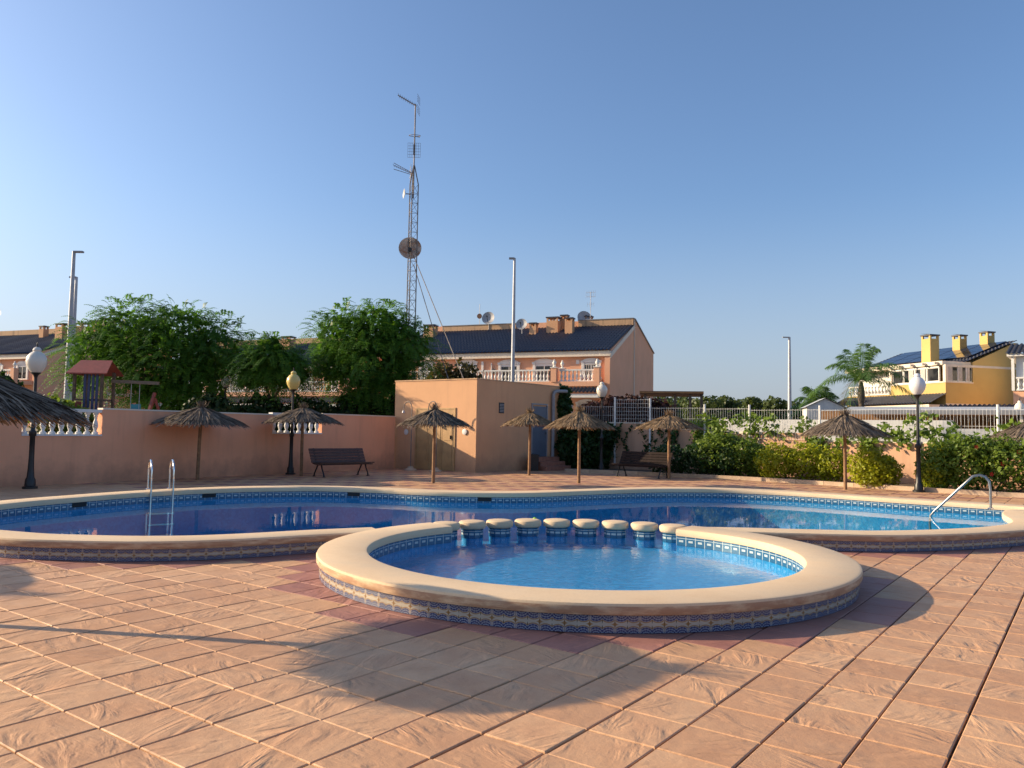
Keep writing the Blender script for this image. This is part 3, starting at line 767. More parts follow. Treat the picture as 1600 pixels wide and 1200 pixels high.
# ------------------------------------------------------------------ thatched parasols
def thatch_mesh(name, n, r, apex, rim, m, seed, sw=.014):
    rg = np.random.default_rng(seed)
    V = []
    for layer, (ra_, rb_, frac) in enumerate(((.0, .50, .22), (.22, .80, .36), (.45, 1.0, .42))):
        k = int(n * frac)
        th = rg.uniform(0, 2 * PI, k)
        r0 = r * np.clip(ra_ + rg.normal(0, .05, k), 0.015, 1); r1 = r * (rb_ + rg.normal(0, .045, k))
        wd = sw * rg.uniform(.5, 1.5, k) ; lift = (.05 - .018 * layer) + rg.normal(0, .012, k)
        tw = rg.normal(0, .06, k)
        ts = np.linspace(0, 1, 4); P = []
        for t in ts:
            rr = r0 + (r1 - r0) * t; u = rr / r
            zz = apex + (rim - apex) * (u ** 1.12) + lift - .05 * np.clip(u - .93, 0, 1) * 6 + .012 * np.sin(th * 9 + layer)
            a = th + tw * t; ww = wd * (1 - .55 * t)
            cx, cy = rr * np.cos(a), rr * np.sin(a); tx, ty = -np.sin(a) * ww, np.cos(a) * ww
            tz = rg.normal(0, .4, k) * ww
            P.append((np.stack([cx - tx, cy - ty, zz - tz], 1), np.stack([cx + tx, cy + ty, zz + tz], 1)))
        for i in range(3):
            V.append(np.stack([P[i][0], P[i][1], P[i + 1][1], P[i + 1][0]], 1))
    V = np.concatenate(V)
    # connect strips so that each straw is one island: weld by building with shared verts is costly; duplicates are fine
    return V
def parasol(name, label, loc, r, apex, rim, m, seed, n=1500, sw=.014, tilt=(0, 0), group='straw parasols around the pools'):
    p = thing(name, label, 'parasol', loc, seed * 1.3, group)
    p.rotation_euler = (tilt[0], tilt[1], seed * 1.3)
    MB().tube([(0, 0, -.05), (.01, 0, apex * .5), (0, 0, apex - .02)], [.052, .05, .045], 10).build('pole', M['pole'], p, True)
    mb = MB(); N = 26; prof = [(.03, apex - .015), (r * .45, apex + (rim - apex) * .40 - .01), (r * .93, rim + .02)]
    vs = [(q * math.cos(2 * PI * k / N), q * math.sin(2 * PI * k / N), z) for q, z in prof for k in range(N)]
    fs = [(i * N + k, i * N + (k + 1) % N, (i + 1) * N + (k + 1) % N, (i + 1) * N + k) for i in range(2) for k in range(N)]
    mb.add(vs, fs); mb.build('light_block_cone', M['thatch_grey'], p)  # cone added under the straw to stop light coming through its gaps
    for k in range(8):
        a = 2 * PI * k / 8 + .2
        MB().bar((.04 * math.cos(a), .04 * math.sin(a), apex - .07), (r * .9 * math.cos(a), r * .9 * math.sin(a), rim - .01), .02).build('rib', M['pole'], p)
    quads('thatch', thatch_mesh(name, n, r, apex, rim, m, seed, sw), m, p)
    rg = np.random.default_rng(seed + 100); k = 130
    th = rg.uniform(0, 2 * PI, k); b = rg.uniform(0, .08, k); t = b + rg.uniform(.02, .2, k); hh = rg.uniform(.08, .26, k); wd = .008
    base = np.stack([b * np.cos(th), b * np.sin(th), np.full(k, apex + .0)], 1); tip = np.stack([t * np.cos(th), t * np.sin(th), apex + hh], 1)
    tn = np.stack([-np.sin(th) * wd, np.cos(th) * wd, 0 * th], 1)
    quads('tuft', np.stack([base - tn, base + tn, tip + tn * .5, tip - tn * .5], 1), m, p)
    return p
parasol('straw_parasol', 'large grey straw parasol cut off by the left edge, closest to the camera', (-4.78, 6.45, 0), 1.10, 2.06, 1.67, M['thatch_grey'], 1, 9000, .009, (.0, .03))
parasol('straw_parasol', 'grey straw parasol against the shaded wall, behind the pool ladder', (-9.33, 23.6, 0), 1.32, 2.12, 1.66, M['thatch_grey'], 2, 2200, .014, (0, -.03))
parasol('straw_parasol', 'grey straw parasol beside the yellowed lamp and the left bench', (-6.98, 26.4, 0), 1.26, 2.22, 1.78, M['thatch_grey'], 3, 2200, .014)
parasol('straw_parasol', 'dark straw parasol in front of the ochre pump house doors', (-2.33, 23.9, 0), 1.10, 2.18, 1.74, M['thatch_grey'], 4, 2200, .014)
parasol('straw_parasol', 'small brown straw parasol in front of the grey-blue metal door', (0.68, 29.0, 0), 1.0, 2.25, 1.84, M['thatch'], 5, 2000, .014)
parasol('straw_parasol', 'brown straw parasol with a flat sprig on top, in front of the dark ivy', (2.16, 25.0, 0), 1.08, 2.22, 1.76, M['thatch'], 6, 2200, .014)
parasol('straw_parasol', 'brown straw parasol rising behind the dark bench', (5.65, 28.2, 0), 1.18, 2.22, 1.80, M['thatch'], 7, 2200, .014)
parasol('straw_parasol', 'brown straw parasol with a tall pale tuft, standing between the lime shrubs', (10.2, 24.1, 0), 1.28, 2.22, 1.64, M['thatch_grey'], 8, 2400, .014)
parasol('straw_parasol', 'straw parasol cut off by the right edge in front of the tall flowering hedge', (16.0, 24.2, 0), 1.25, 2.15, 1.58, M['thatch_grey'], 9, 2200, .014)
parasol('straw_parasol', 'straw parasol beyond the left edge whose shadow reaches the left paving', (-10.75, 8.6, 0), 1.3, 2.15, 1.68, M['thatch_grey'], 10, 1500, .018)

# ------------------------------------------------------------------ lamps
def park_lamp(label, loc, gm, h=2.86, s=1.0):
    p = thing('park_lamp', label, 'lamp', loc, 0, 'globe lamps round the pool')
    MB().lathe([(0, 0), (.17, 0), (.17, .05), (.125, .07), (.115, .22), (.085, .28), (.07, .50), (.06, .8), (.06, 1.28), (.085, 1.31), (.085, 1.40), (.05, 1.44), (.042, 1.6), (.036, h - .2), (.038, h - .12), (.06, h - .06), (.11, h - .015), (.12, h), (0, h)], 14).build('post', M['black'], p, True)
    g = [(0, h + .001), (.10, h + .001), (.15, h + .05), (.215, h + .17), (.235, h + .28), (.215, h + .39), (.15, h + .48), (.10, h + .515), (.085, h + .53), (.10, h + .56), (.075, h + .61), (.04, h + .635), (0, h + .64)]
    G = MB().lathe([(a * s, h + (b - h) * s) for a, b in g], 22).build('globe', gm, p, True)
    zt = h + .64 * s
    MB().lathe([(0, zt - .01), (.03, zt), (.012, zt + .03), (.025, zt + .06), (.006, zt + .12), (0, zt + .13)], 8).build('finial', M['black'], G, True)
    return p
park_lamp('black post lamp with a large cream globe beside the left parasol', (-11.82, 19.5, 0), M['globe'])
park_lamp('black post lamp with a yellowed globe beside the left bench', (-7.55, 27.15, 0), M['globe_y'], 2.92)
park_lamp('black post lamp with a cream globe between the ivy and the dark bench', (3.78, 33.0, 0), M['globe'], 3.1)
park_lamp('black post lamp with a white globe standing at the planter kerb on the right', (12.15, 23.55, 0), M['globe_w'], 2.9)
park_lamp('slim black lamp with a white globe behind the wall beside the pump house', (-5.6, 37.0, 1.25), M['globe_w'], 1.95, .8)
park_lamp('slim black lamp with a cream globe behind the wall under the big left tree', (-12.75, 35.0, 1.25), M['globe'], 2.1, .8)
park_lamp('black lamp with a cream globe by the white house at the right edge', (22.6, 35.0, 1.3), M['globe'], 1.5, .85)

# ------------------------------------------------------------------ benches
def bench(label, loc, rz, m):
    p = thing('park_bench', label, 'bench', loc, rz, 'slatted benches on the pool deck')
    L = 2.15
    sl = MB().box((0, 0, 0), (L, .085, .035)).mesh('slat', m)
    for k in range(5): link('seat_slat', sl, p, loc=(0, -.10 - k * .10 + .1, .44 + (.02 if k == 4 else 0) - .012 * k * (k < 4) ))
    for k in range(5):
        o = link('back_slat', sl, p, loc=(0, .10 + .045 * k, .50 + .095 * k)); o.rotation_euler = (math.radians(68), 0, 0)
    for sx in (-1, 1):
        X = sx * (L / 2 - .2)
        leg = MB()
        leg.tube([(X, -.36, 0), (X, -.33, .12), (X, -.24, .26), (X, -.18, .40)], [.03, .024, .024, .028], 8)
        leg.tube([(X, .24, 0), (X, .20, .12), (X, .10, .26), (X, .02, .40)], [.03, .024, .024, .028], 8)
        leg.tube([(X, -.36, .415), (X, .06, .40), (X, .13, .48), (X, .33, .93)], [.02, .022, .024, .016], 8)
        leg.b(X - .03, X + .03, -.41, -.31, 0, .02); leg.b(X - .03, X + .03, .19, .29, 0, .02)
        leg.build('leg', M['black'], p, True)
    return p
bench('brown slatted bench against the pink wall beside the yellowed lamp', (-5.75, 26.75, 0), math.atan2(1.57, 1.5), M['brown_slat'])
bench('dark slatted bench in front of the right planter beside a straw parasol', (4.85, 29.0, 0), math.atan2(-1.45, 1.65), M['dark_slat'])

# ------------------------------------------------------------------ right-hand planter: kerb, wall, fence
KP = catmull([(2.2, 31.9), (3.8, 31.25), (6.05, 29.9), (8.7, 27.9), (10.9, 25.5), (12.35, 23.75), (14.3, 21.9), (17.5, 19.6), (22, 16.5)], 6)
KR, kst = resample(KP, 1.0)
kb = thing('planter_kerb', None, None, kind='structure')
kme = MB().box((0, 0, .05), (kst - .012, .16, .16)).mesh('kerb_block', M['kerbstone'])
for i in range(len(KR) - 1):
    m_ = (KR[i] + KR[i + 1]) / 2; t = KR[i + 1] - KR[i]
    link('kerb_block', kme, kb, loc=(m_[0], m_[1], rnd.uniform(-.004, .004)), rz=math.atan2(t[1], t[0]))
fill('planter_soil', [[tuple(p) for p in KR] + [(32, 13.1)] + [WALL_R[k] for k in (4, 3, 2, 1)] + [(2.7, 34.9)]], [0.06], M['soil'], kind='structure')
RWt = thing('planter_wall', 'pink rendered garden wall behind the right-hand planting', 'wall')
RH = [2.02, 1.72, 1.42, 1.38, 1.38]
def rwp(k, t, o=0.0):
    a = Vector(WALL_R[k]); b = Vector(WALL_R[k + 1]); d = (b - a).normalized(); n = Vector((d.y, -d.x))
    if n.y > 0: n = -n
    p = a.lerp(b, t) + n * o; return p
for k in range(5):
    a = WALL_R[k]; b = WALL_R[k + 1]
    if k == 1:
        t0, t1 = .02, .62
        A = rwp(1, 0); B = rwp(1, t0); C = rwp(1, t1); D = rwp(1, 1)
        wall_run(RWt, A, B, 0, RH[k], .24, M['peach_wall']); wall_run(RWt, C, D, 0, RH[k], .24, M['peach_wall'])
        wall_run(RWt, B, C, 0, 1.02, .24, M['peach_wall']); wall_run(RWt, B, C, 1.021, 1.08, .3, M['cream_trim'], 'opening_sill')
        wall_run(RWt, B, C, 1.66, 1.74, .22, M['cream_trim'], 'top_rail')
        wall_run(RWt, Vector(rwp(1, t0, -.5)), Vector(rwp(1, t1, -.5)), 0, 1.7, .05, M['pink_wall'], 'backing_panel')
        bmh = baluster_mesh(.578, .10, M['cream_trim'])
        for q in range(9):
            p = rwp(1, t0 + (q + .5) / 9 * (t1 - t0)); link('baluster', bmh, RWt, loc=(p.x, p.y, 1.081))
    else:
        wall_run(RWt, a, b, 0, RH[k], .24, M['peach_wall'])
        wall_run(RWt, a, b, RH[k] + .001, RH[k] + .05, .28, M['cream_trim'], 'wall_cap')
# white wire fence on the wall
fen = thing('wire_fence', 'white wire mesh fence with round posts along the top of the planter wall', 'fence')
posts = [(0, .05, 2.9), (0, .405, 3.15), (0, .68, 3.1), (1, .12, 2.84), (1, .52, 2.8), (2, .10, 2.74), (2, .86, 2.72), (3, .22, 2.70), (3, .58, 2.70), (3, .92, 2.7), (4, .3, 2.7)]
pp = []
for k, t, zt in posts:
    p = rwp(k, t, .17); pp.append((p, zt))
    MB().tube([(p.x, p.y, .25), (p.x, p.y, zt)], .045, 8).build('post', M['fence'], fen, True)
for i in range(len(pp) - 1):
    a, za = pp[i]; b, zb = pp[i + 1]; L = (b - a).length
    if L < .2: continue
    tall = i == 1
    zt = min(za, zb) - (.02 if tall else .12); zl = 2.06 if tall else (2.0 if i == 0 else (1.80 if i < 4 else 1.48))
    mb = MB(); n = int(L / .10)
    for q in range(1, n):
        p = a.lerp(b, q / n); mb.bar((p.x, p.y, zl), (p.x, p.y, zt), .008)
    for z in np.linspace(zl, zt - .04, 7 if tall else 3):
        mb.bar((a.x, a.y, z), (b.x, b.y, z), .009)
    mb.build('mesh_panel', M['fence'], fen)

# ------------------------------------------------------------------ foliage
def leaf_cloud(blobs, n, size, seed, aspect=1.6, shell=.55, jitter=.8):
    """blobs: (cx,cy,cz,rx,ry,rz). Leaf-sized quads spread through the outer volume of lumpy blobs."""
    rg = np.random.default_rng(seed); out = []
    vol = np.array([b[3] * b[4] * b[5] for b in blobs]) ** .67; vol /= vol.sum()
    for b, f in zip(blobs, vol):
        k = max(8, int(n * f)); d = rg.normal(size=(k, 3)); d /= np.linalg.norm(d, axis=1)[:, None]
        r = shell + (1 - shell) * rg.random(k) ** .6
        lump = 1 + .13 * np.sin(d[:, 0] * 7 + seed) * np.sin(d[:, 1] * 6 + 1.3 * seed) + .10 * np.sin(d[:, 2] * 11 + d[:, 0] * 5) + rg.normal(0, .045, k)
        c = np.array(b[:3]) + d * (r * lump)[:, None] * np.array(b[3:6])
        out.append(leaves_at(c, d, size, rg, aspect, jitter))
    return np.concatenate(out)
def leaves_at(c, d, size, rg, aspect=1.6, jitter=.8):
    k = len(c); nrm = d + rg.normal(0, jitter, (k, 3)); nrm[:, 2] += .35; nrm /= np.linalg.norm(nrm, axis=1)[:, None]
    u = np.cross(nrm, rg.normal(size=(k, 3))); u /= np.linalg.norm(u, axis=1)[:, None] + 1e-9; v = np.cross(nrm, u)
    s = size * rg.uniform(.6, 1.35, k)[:, None]; u = u * s * aspect * .5; v = v * s * .5
    return np.stack([c - u, c - .15 * u + v, c + u, c - .15 * u - v], 1)
def frond_cloud(blobs, n, seed, L=.75, nl=9, leaf=.17):
    """drooping feather-shaped sprays leaving the blobs' surface."""
    rg = np.random.default_rng(seed); out = []
    vol = np.array([b[3] * b[4] * b[5] for b in blobs]) ** .67; vol /= vol.sum()
    for b, f in zip(blobs, vol):
        k = max(6, int(n * f)); d = rg.normal(size=(k, 3)); d[:, 2] += .25; d /= np.linalg.norm(d, axis=1)[:, None]
        lump = 1 + .16 * np.sin(d[:, 0] * 6 + seed) * np.sin(d[:, 1] * 7 + seed * 1.7) + .12 * np.sin(d[:, 2] * 9 + d[:, 1] * 4)
        r = (.45 + .5 * rg.random(k) ** .55) * lump
        p = np.array(b[:3]) + d * r[:, None] * np.array(b[3:6])
        h = d + rg.normal(0, .45, (k, 3)); h[:, 2] = h[:, 2] * .6 + .15; h /= np.linalg.norm(h, axis=1)[:, None]
        ln = L * rg.uniform(.6, 1.3, k); droop = rg.uniform(.35, .95, k)
        sd_ = np.cross(h, np.array([0, 0, 1.0])); sd_ /= np.linalg.norm(sd_, axis=1)[:, None] + 1e-6
        for q in range(nl):
            t = (q + .7) / nl
            c = p + h * (ln * t)[:, None]; c[:, 2] -= droop * ln * t * t
            tg = h.copy(); tg[:, 2] -= 2 * droop * t; tg /= np.linalg.norm(tg, axis=1)[:, None]
            for sg in (-1, 1):
                ld = sd_ * sg * .9 + tg * .55; ld[:, 2] -= .25; ld /= np.linalg.norm(ld, axis=1)[:, None]
                ll = leaf * (1 - .45 * abs(t - .45) * 2) * rg.uniform(.8, 1.2, k)
                w_ = tg * (leaf * .17)
                a = c; e = c + ld * ll[:, None]; m_ = c + ld * (ll * .5)[:, None]
                out.append(np.stack([a, m_ + w_, e, m_ - w_], 1))
    return np.concatenate(out)
def limbs(mb, base, height, tips, r, seed):
    rg = random.Random(seed); b = Vector(base); f = b + Vector((rg.uniform(-.15, .15), rg.uniform(-.15, .15), height))
    mb.tube([b, b.lerp(f, .5) + Vector((rg.uniform(-.06, .06), 0, 0)), f], [r * 1.25, r, r * .9], 10)
    for t in tips:
        t = Vector(t); m_ = f.lerp(t, .5) + Vector((rg.uniform(-.2, .2), rg.uniform(-.2, .2), .25))
        mb.tube([f - Vector((0, 0, .1)), m_, t], [r * .6, r * .42, r * .12], 7)
    return mb

def feather_tree(label, loc, blobs, n, trunk_h, r, seed, L=.8):
    p = thing('feathery_tree', label, 'tree', loc)
    limbs(MB(), (0, 0, -.1), trunk_h, [b[:3] for b in blobs], r, seed).build('trunk', M['bark'], p, True)
    q = np.concatenate([frond_cloud(blobs, n, seed, L), leaf_cloud([(b[0], b[1], b[2], b[3] * .72, b[4] * .72, b[5] * .72) for b in blobs], int(n * 1.3), .2, seed + 50)])
    quads('crown', q, M['feather'], p)
    return p
feather_tree('wide dark green feathery tree behind the red-roofed play house', (-16.3, 36.0, 1.3),
    [(-2.6, 0, 3.6, 1.9, 2, 1.5), (-1.3, 0, 4.5, 2.0, 2, 1.5), (1.0, 0, 4.6, 2.2, 2, 1.4), (2.6, .3, 3.6, 1.8, 2, 1.6), (0.2, -.5, 3.0, 3.0, 2, 1.9), (2.0, -.3, 2.0, 1.7, 1.6, 1.7), (.6, -.4, 1.5, 2.0, 1.5, 1.4), (-3.4, .2, 2.5, 1.0, 1.2, 1.0)], 3600, 1.9, .17, 3)
feather_tree('small bright feathery tree with a bare trunk between the two larger trees', (-10.55, 34.5, 1.3),
    [(-.1, 0, 3.2, 1.35, 1.3, .95), (.7, 0, 2.7, 1.1, 1.2, .8), (-.8, 0, 2.6, .95, 1.1, .75), (0, 0, 3.9, .45, .45, .5)], 1150, 1.55, .11, 5, .75)
feather_tree('tall feathery tree beside the lattice mast and pump house', (-6.6, 36.5, 1.3),
    [(-1.4, 0, 4.6, 1.5, 1.6, 1.3), (.3, 0, 5.0, 1.7, 1.7, 1.3), (1.6, 0, 4.0, 1.5, 1.6, 1.5), (.0, -.4, 3.2, 2.1, 1.8, 1.6), (.9, -.2, 2.0, 1.7, 1.4, 1.4), (-1.9, .2, 3.3, 1.1, 1.2, 1.0), (-.5, -.2, 1.4, 1.3, 1.2, 1.0)], 2900, 1.7, .15, 8)
def shrub(name, label, cat, loc, blobs, n, size, m, seed, stem=True, group=None, aspect=1.6, shell=.5):
    p = thing(name, label, cat, loc, 0, group)
    quads('foliage', leaf_cloud(blobs, n, size, seed, aspect, shell), m, p)
    if stem:
        mb = MB()
        for b in blobs[:5]:
            mb.tube([(b[0] * .4, b[1] * .4, 0), (b[0] * .8, b[1] * .8, b[2] * .6), (b[0], b[1], b[2])], [.03, .022, .008], 6)
        mb.build('stems', M['bark'], p, True)
    return p
# hedge behind the wall
hb = []
for k in range(16):
    t = k / 15; hb.append((-13.2 + 8.6 * t, 33.3 + 3.2 * t - .3 * math.sin(k), 2.0 + .25 * math.sin(k * 1.9), .75, .6, .85))
shrub('clipped_hedge', 'long dark hedge behind the pink wall under the trees', 'hedge', (0, 0, 0), hb, 15000, .13, M['hedge'], 21, False)
shrub('leafy_bush', 'dark bush at the left edge behind the closest parasol', 'bush', (-20.2, 30.5, 1.3), [(0, 0, 1.3, 1.0, 1.0, 1.2), (-1, 0, 1.0, 1.0, 1, 1.0)], 2600, .17, M['hedge'], 22)
shrub('leafy_bush', 'low pale green bush below the play house beside the left lamp', 'bush', (-15.6, 26.8, 1.2), [(0, 0, .7, .8, .6, .7), (.9, 0, .5, .6, .5, .55)], 1300, .13, M['mid'], 23)
shrub('scraggly_bush', 'scraggly olive bush above the pump house roof', 'bush', (-3.0, 41, 1.3), [(-.6, 0, 3.0, .9, .8, 1.0), (.5, 0, 3.1, .9, .8, .9), (-1.2, 0, 2.2, .7, .7, 1.0), (1.0, 0, 2.4, .6, .7, .9), (0, 0, 2.0, 1.2, .8, 1.2)], 3600, .15, M['olive'], 24, shell=.2)
# climbing plants by the pump house
shrub('climbing_ivy', 'dark ivy covering the wall right of the pump house door', 'climbing plant', (2.9, 34.3, 0), [(-.2, 0, 1.0, .75, .45, 1.0), (.7, -.3, .9, .8, .45, .95), (0.1, 0, 1.8, .8, .4, .5), (1.1, -.5, 1.6, .6, .4, .45), (-.45, .1, .4, .35, .4, .45)], 6500, .13, M['ivy'], 25, shell=.4)
shrub('leafy_shrub', 'small upright green shrub above the ivy at the pump house corner', 'shrub', (2.25, 34.9, 1.9), [(0, 0, .85, .42, .4, .6), (.05, 0, 1.35, .28, .3, .45), (.1, 0, .3, .5, .4, .35)], 1700, .14, M['ivy'], 26)
shrub('purple_hedge', 'dark purple hedge in front of the pink house, behind the fence', 'hedge', (5.0, 40.0, 1.3), [(-.8, 0, 1.3, .9, .6, .6), (.2, 0, 1.5, .9, .6, .7), (1.3, 0, 1.55, .9, .6, .7), (2.4, 0, 1.35, .9, .6, .75)], 4200, .15, M['purple'], 27)
# the planted border
def kp(px, d): return ((px - 800) / 1230.0 * d, d)
def border(name, label, px, d, blobs, n, size, m, seed, cat='shrub', **kw):
    x, y = kp(px, d); return shrub(name, label, cat, (x, y, .05), blobs, n, size, m, seed, True, **kw)
border('leafy_shrub', 'low dark green shrub behind the dark bench', 1085, 29.9, [(-.8, .5, .55, 1.0, .7, .6), (.3, 0, .6, 1.0, .7, .65), (1.1, -.4, .55, .8, .7, .6)], 5200, .075, M['ivy'], 31)
border('leafy_shrub', 'tall bright green shrub climbing up the fence post, left of the lime shrub', 1152, 29.4, [(-.7, .3, .85, .8, .6, .8), (.2, 0, .75, .9, .7, .75), (.8, -.3, .65, .7, .6, .65), (-.3, .3, 1.3, .7, .4, .3)], 7200, .075, M['mid'], 32)
border('lime_shrub', 'wide rounded lime green shrub left of the tufted parasol', 1243, 27.6, [(-.55, .2, .68, .75, .6, .66), (.4, 0, .68, .8, .6, .66), (1.1, -.4, .58, .6, .55, .58)], 7200, .065, M['lime'], 33)
border('lime_shrub', 'round bright yellow-green shrub right of the tufted parasol pole', 1365, 25.0, [(-.1, 0, .62, .72, .6, .64), (.25, -.1, .5, .6, .55, .52)], 5200, .06, M['lime'], 34)
border('lime_shrub', 'narrow yellow-green shrub just behind the right lamp post', 1462, 24.0, [(-.05, 0, .5, .5, .5, .52), (.1, 0, .95, .35, .35, .4)], 3200, .06, M['lime'], 35)
border('flowering_hedge', 'tall dark hedge with a few red flowers at the right edge', 1535, 23.4, [(-.95, .5, .8, .6, .6, .8), (-.3, .1, .85, .8, .7, .85), (.6, -.4, .85, .9, .7, .82), (1.6, -1.1, .8, .9, .7, .8), (2.6, -1.8, .8, .9, .7, .8), (0, 0, 1.25, .9, .6, .4)], 13000, .07, M['mid'], 36, 'hedge')
fl = bpy.data.objects['flowering_hedge']
rg = np.random.default_rng(5)
for k, (dx, z) in enumerate(((-.62, 1.32), (.1, .85), (.5, 1.2), (-.2, .55), (1.1, 1.0))):
    mb = MB()
    for q in range(5):
        a = q * 2 * PI / 5; mb.add([(0, 0, 0), (.05 * math.cos(a - .4), -.03, .05 * math.sin(a - .4)), (.075 * math.cos(a), -.02, .075 * math.sin(a)), (.05 * math.cos(a + .4), -.03, .05 * math.sin(a + .4))], [(0, 1, 2, 3)])
    mb.build('flower', M['flower'], fl, loc=(dx, -.72 - .3 * max(dx, 0), z))
# creepers along the fence
rg = np.random.default_rng(11); cc = []
for k in range(1, 4):
    a = Vector(WALL_R[k]); b = Vector(WALL_R[k + 1]); L = (b - a).length
    for q in range(int(L * 9)):
        t = rg.random(); p = rwp(k, t, .22); z0 = RH[k] + rg.normal(.22, .25)
        u = math.sin(t * L * 2.3 + k) * .5 + .5
        if rg.random() > .35 + .65 * u: continue
        m_ = 26
        c = np.stack([p.x + rg.normal(0, .16, m_), p.y + rg.normal(0, .14, m_), z0 + rg.normal(0, .13, m_)], 1); cc.append(c)
    for q in range(int(L * 1.6)):        # trailing shoots down the wall face
        t = rg.random(); p = rwp(k, t, .2); z = np.linspace(RH[k] + .1, RH[k] - rg.uniform(.3, 1.0), 30)
        c = np.stack([p.x + rg.normal(0, .07, 30) + np.sin(z * 4) * .1, p.y + rg.normal(0, .05, 30), z], 1); cc.append(c)
cc = np.concatenate(cc)
crp = thing('fence_creeper', 'green creeper scrambling over the wire fence and planter wall', 'climbing plant', (0, 0, 0))
quads('foliage', leaves_at(cc, np.tile(np.array([-.6, -.7, .2]), (len(cc), 1)), .12, rg), M['mid'], crp)
cc2 = []
for q in range(12):
    t = rg.uniform(.36, .95); p = rwp(0, t, .2); z = np.linspace(2.0, rg.uniform(.4, 1.2), 34)
    cc2.append(np.stack([p.x + rg.normal(0, .06, 34) + np.sin(z * 3 + q) * .2, p.y + rg.normal(0, .04, 34), z], 1))
cc2 = np.concatenate(cc2)
crp2 = thing('wall_creeper', 'thin trailing creeper on the bare wall between the ivy and the dark bench', 'climbing plant', (0, 0, 0))
quads('foliage', leaves_at(cc2, np.tile(np.array([-.6, -.7, .2]), (len(cc2), 1)), .11, rg), M['ivy'], crp2)

# palms
def palm(label, loc, h, nf, L, seed, m, tr=.16):
    p = thing('palm_tree', label, 'palm tree', loc); rg = random.Random(seed)
    pr = [(0, -.1), (tr * 1.1, -.1), (tr * .8, h * .35), (tr * .85, h * .6), (tr * 1.25, h * .75), (tr * 1.2, h * .83), (tr * .7, h * .95), (tr * .5, h), (0, h)]
    MB().lathe(pr, 12).build('trunk', M['bark'], p, True)
    for f in range(nf):
        az = f * 2.39996 + rg.uniform(-.2, .2); t = f / nf
        el = math.radians(86 - 78 * t ** 1.15 + rg.uniform(-8, 8)); ln = L * rg.uniform(.85, 1.1); curl = .46 + .40 * t
        dr = np.array([math.cos(az) * math.cos(el), math.sin(az) * math.cos(el), math.sin(el)])
        N = 36; ts = (np.arange(N) + 1) / N; pts = np.outer(ts * ln, dr); pts[:, 2] -= curl * ln * ts ** 2.2
        pts = pts + np.array([0, 0, h])
        tg = np.gradient(pts, axis=0); tg /= np.linalg.norm(tg, axis=1)[:, None]
        sd_ = np.cross(tg, [0, 0, 1.0]); sd_ /= np.linalg.norm(sd_, axis=1)[:, None] + 1e-6
        r2 = np.random.default_rng(seed * 50 + f); V = []
        for sg in (-1, 1):
            for rep in range(2):
                ll = .70 * np.sin(np.clip(ts * .93 + .1, 0, 1) * PI) ** .6 * r2.uniform(.75, 1.15, N)
                d = sd_ * sg * .8 + tg * .55 + r2.normal(0, .16, (N, 3)); d[:, 2] -= .48; d /= np.linalg.norm(d, axis=1)[:, None]
                c = pts + tg * (rep * .5 * ln / N); w_ = tg * .021
                e = c + d * ll[:, None]; e[:, 2] -= .16 * ll; md = c + d * (ll * .55)[:, None]
                V.append(np.stack([c - w_, md - w_ * .9, e, md + w_ * .9], 1))
        st = []
        for i in range(N - 1): st.append([pts[i] - sd_[i] * .02, pts[i] + sd_[i] * .02, pts[i + 1] + sd_[i + 1] * .014, pts[i + 1] - sd_[i + 1] * .014])
        V.append(np.array(st))
        quads('frond', np.concatenate(V), m if not (t > .86 and rg.random() < .6) else M['palm_y'], p)
    return p
palm('tall palm with a swollen trunk in front of the yellow house', (20.0, 45.0, 1.3), 3.5, 21, 4.0, 4, M['palm'])
palm('low palm crown left of the taller palm, behind the white gable', (19.4, 50.0, 1.3), 2.2, 20, 2.7, 9, M['palm'])
# pines on the skyline
rg = random.Random(12)
for k in range(15):
    px = 1030 + k * 15 + rg.uniform(-4, 4); d = rg.uniform(140, 175); x, y = kp(px, d)
    zt = 1.6 + (680 - (616 + 8 * abs(math.sin(k * 1.3)) + max(0, (px - 1180)) * .07)) / 1230 * d
    p = thing('pine_tree', 'round-topped pine in the row on the far skyline', 'tree', (x, y, 1.3), 0, 'pines on the far skyline')
    r = rg.uniform(1.6, 2.4); H = zt - 1.3
    MB().tube([(0, 0, 0), (.1, 0, H * .5), (0, 0, H - r)], [.25, .2, .12], 7).build('trunk', M['bark'], p, True)
    quads('crown', leaf_cloud([(0, 0, H - r * .75, r * 1.15, r, r * .75), (-r * .6, 0, H - r * 1.4, r * .8, r * .8, r * .7), (r * .6, 0, H - r * 1.5, r * .8, r * .8, r * .7), (0, 0, H - r * 2.4, r * 1.3, r, r)], 900, .55, 60 + k, 1.3, .6), M['pine'], p)
wood = [(-20 + k * 12 + rg.uniform(-3, 3), 185 + rg.uniform(-6, 6), 3.5, 9, 6, 4.5) for k in range(14)]
quads('distant_wood', leaf_cloud(wood, 9000, 1.0, 77, 1.3, .7), M['pine'], None, kind='stuff')

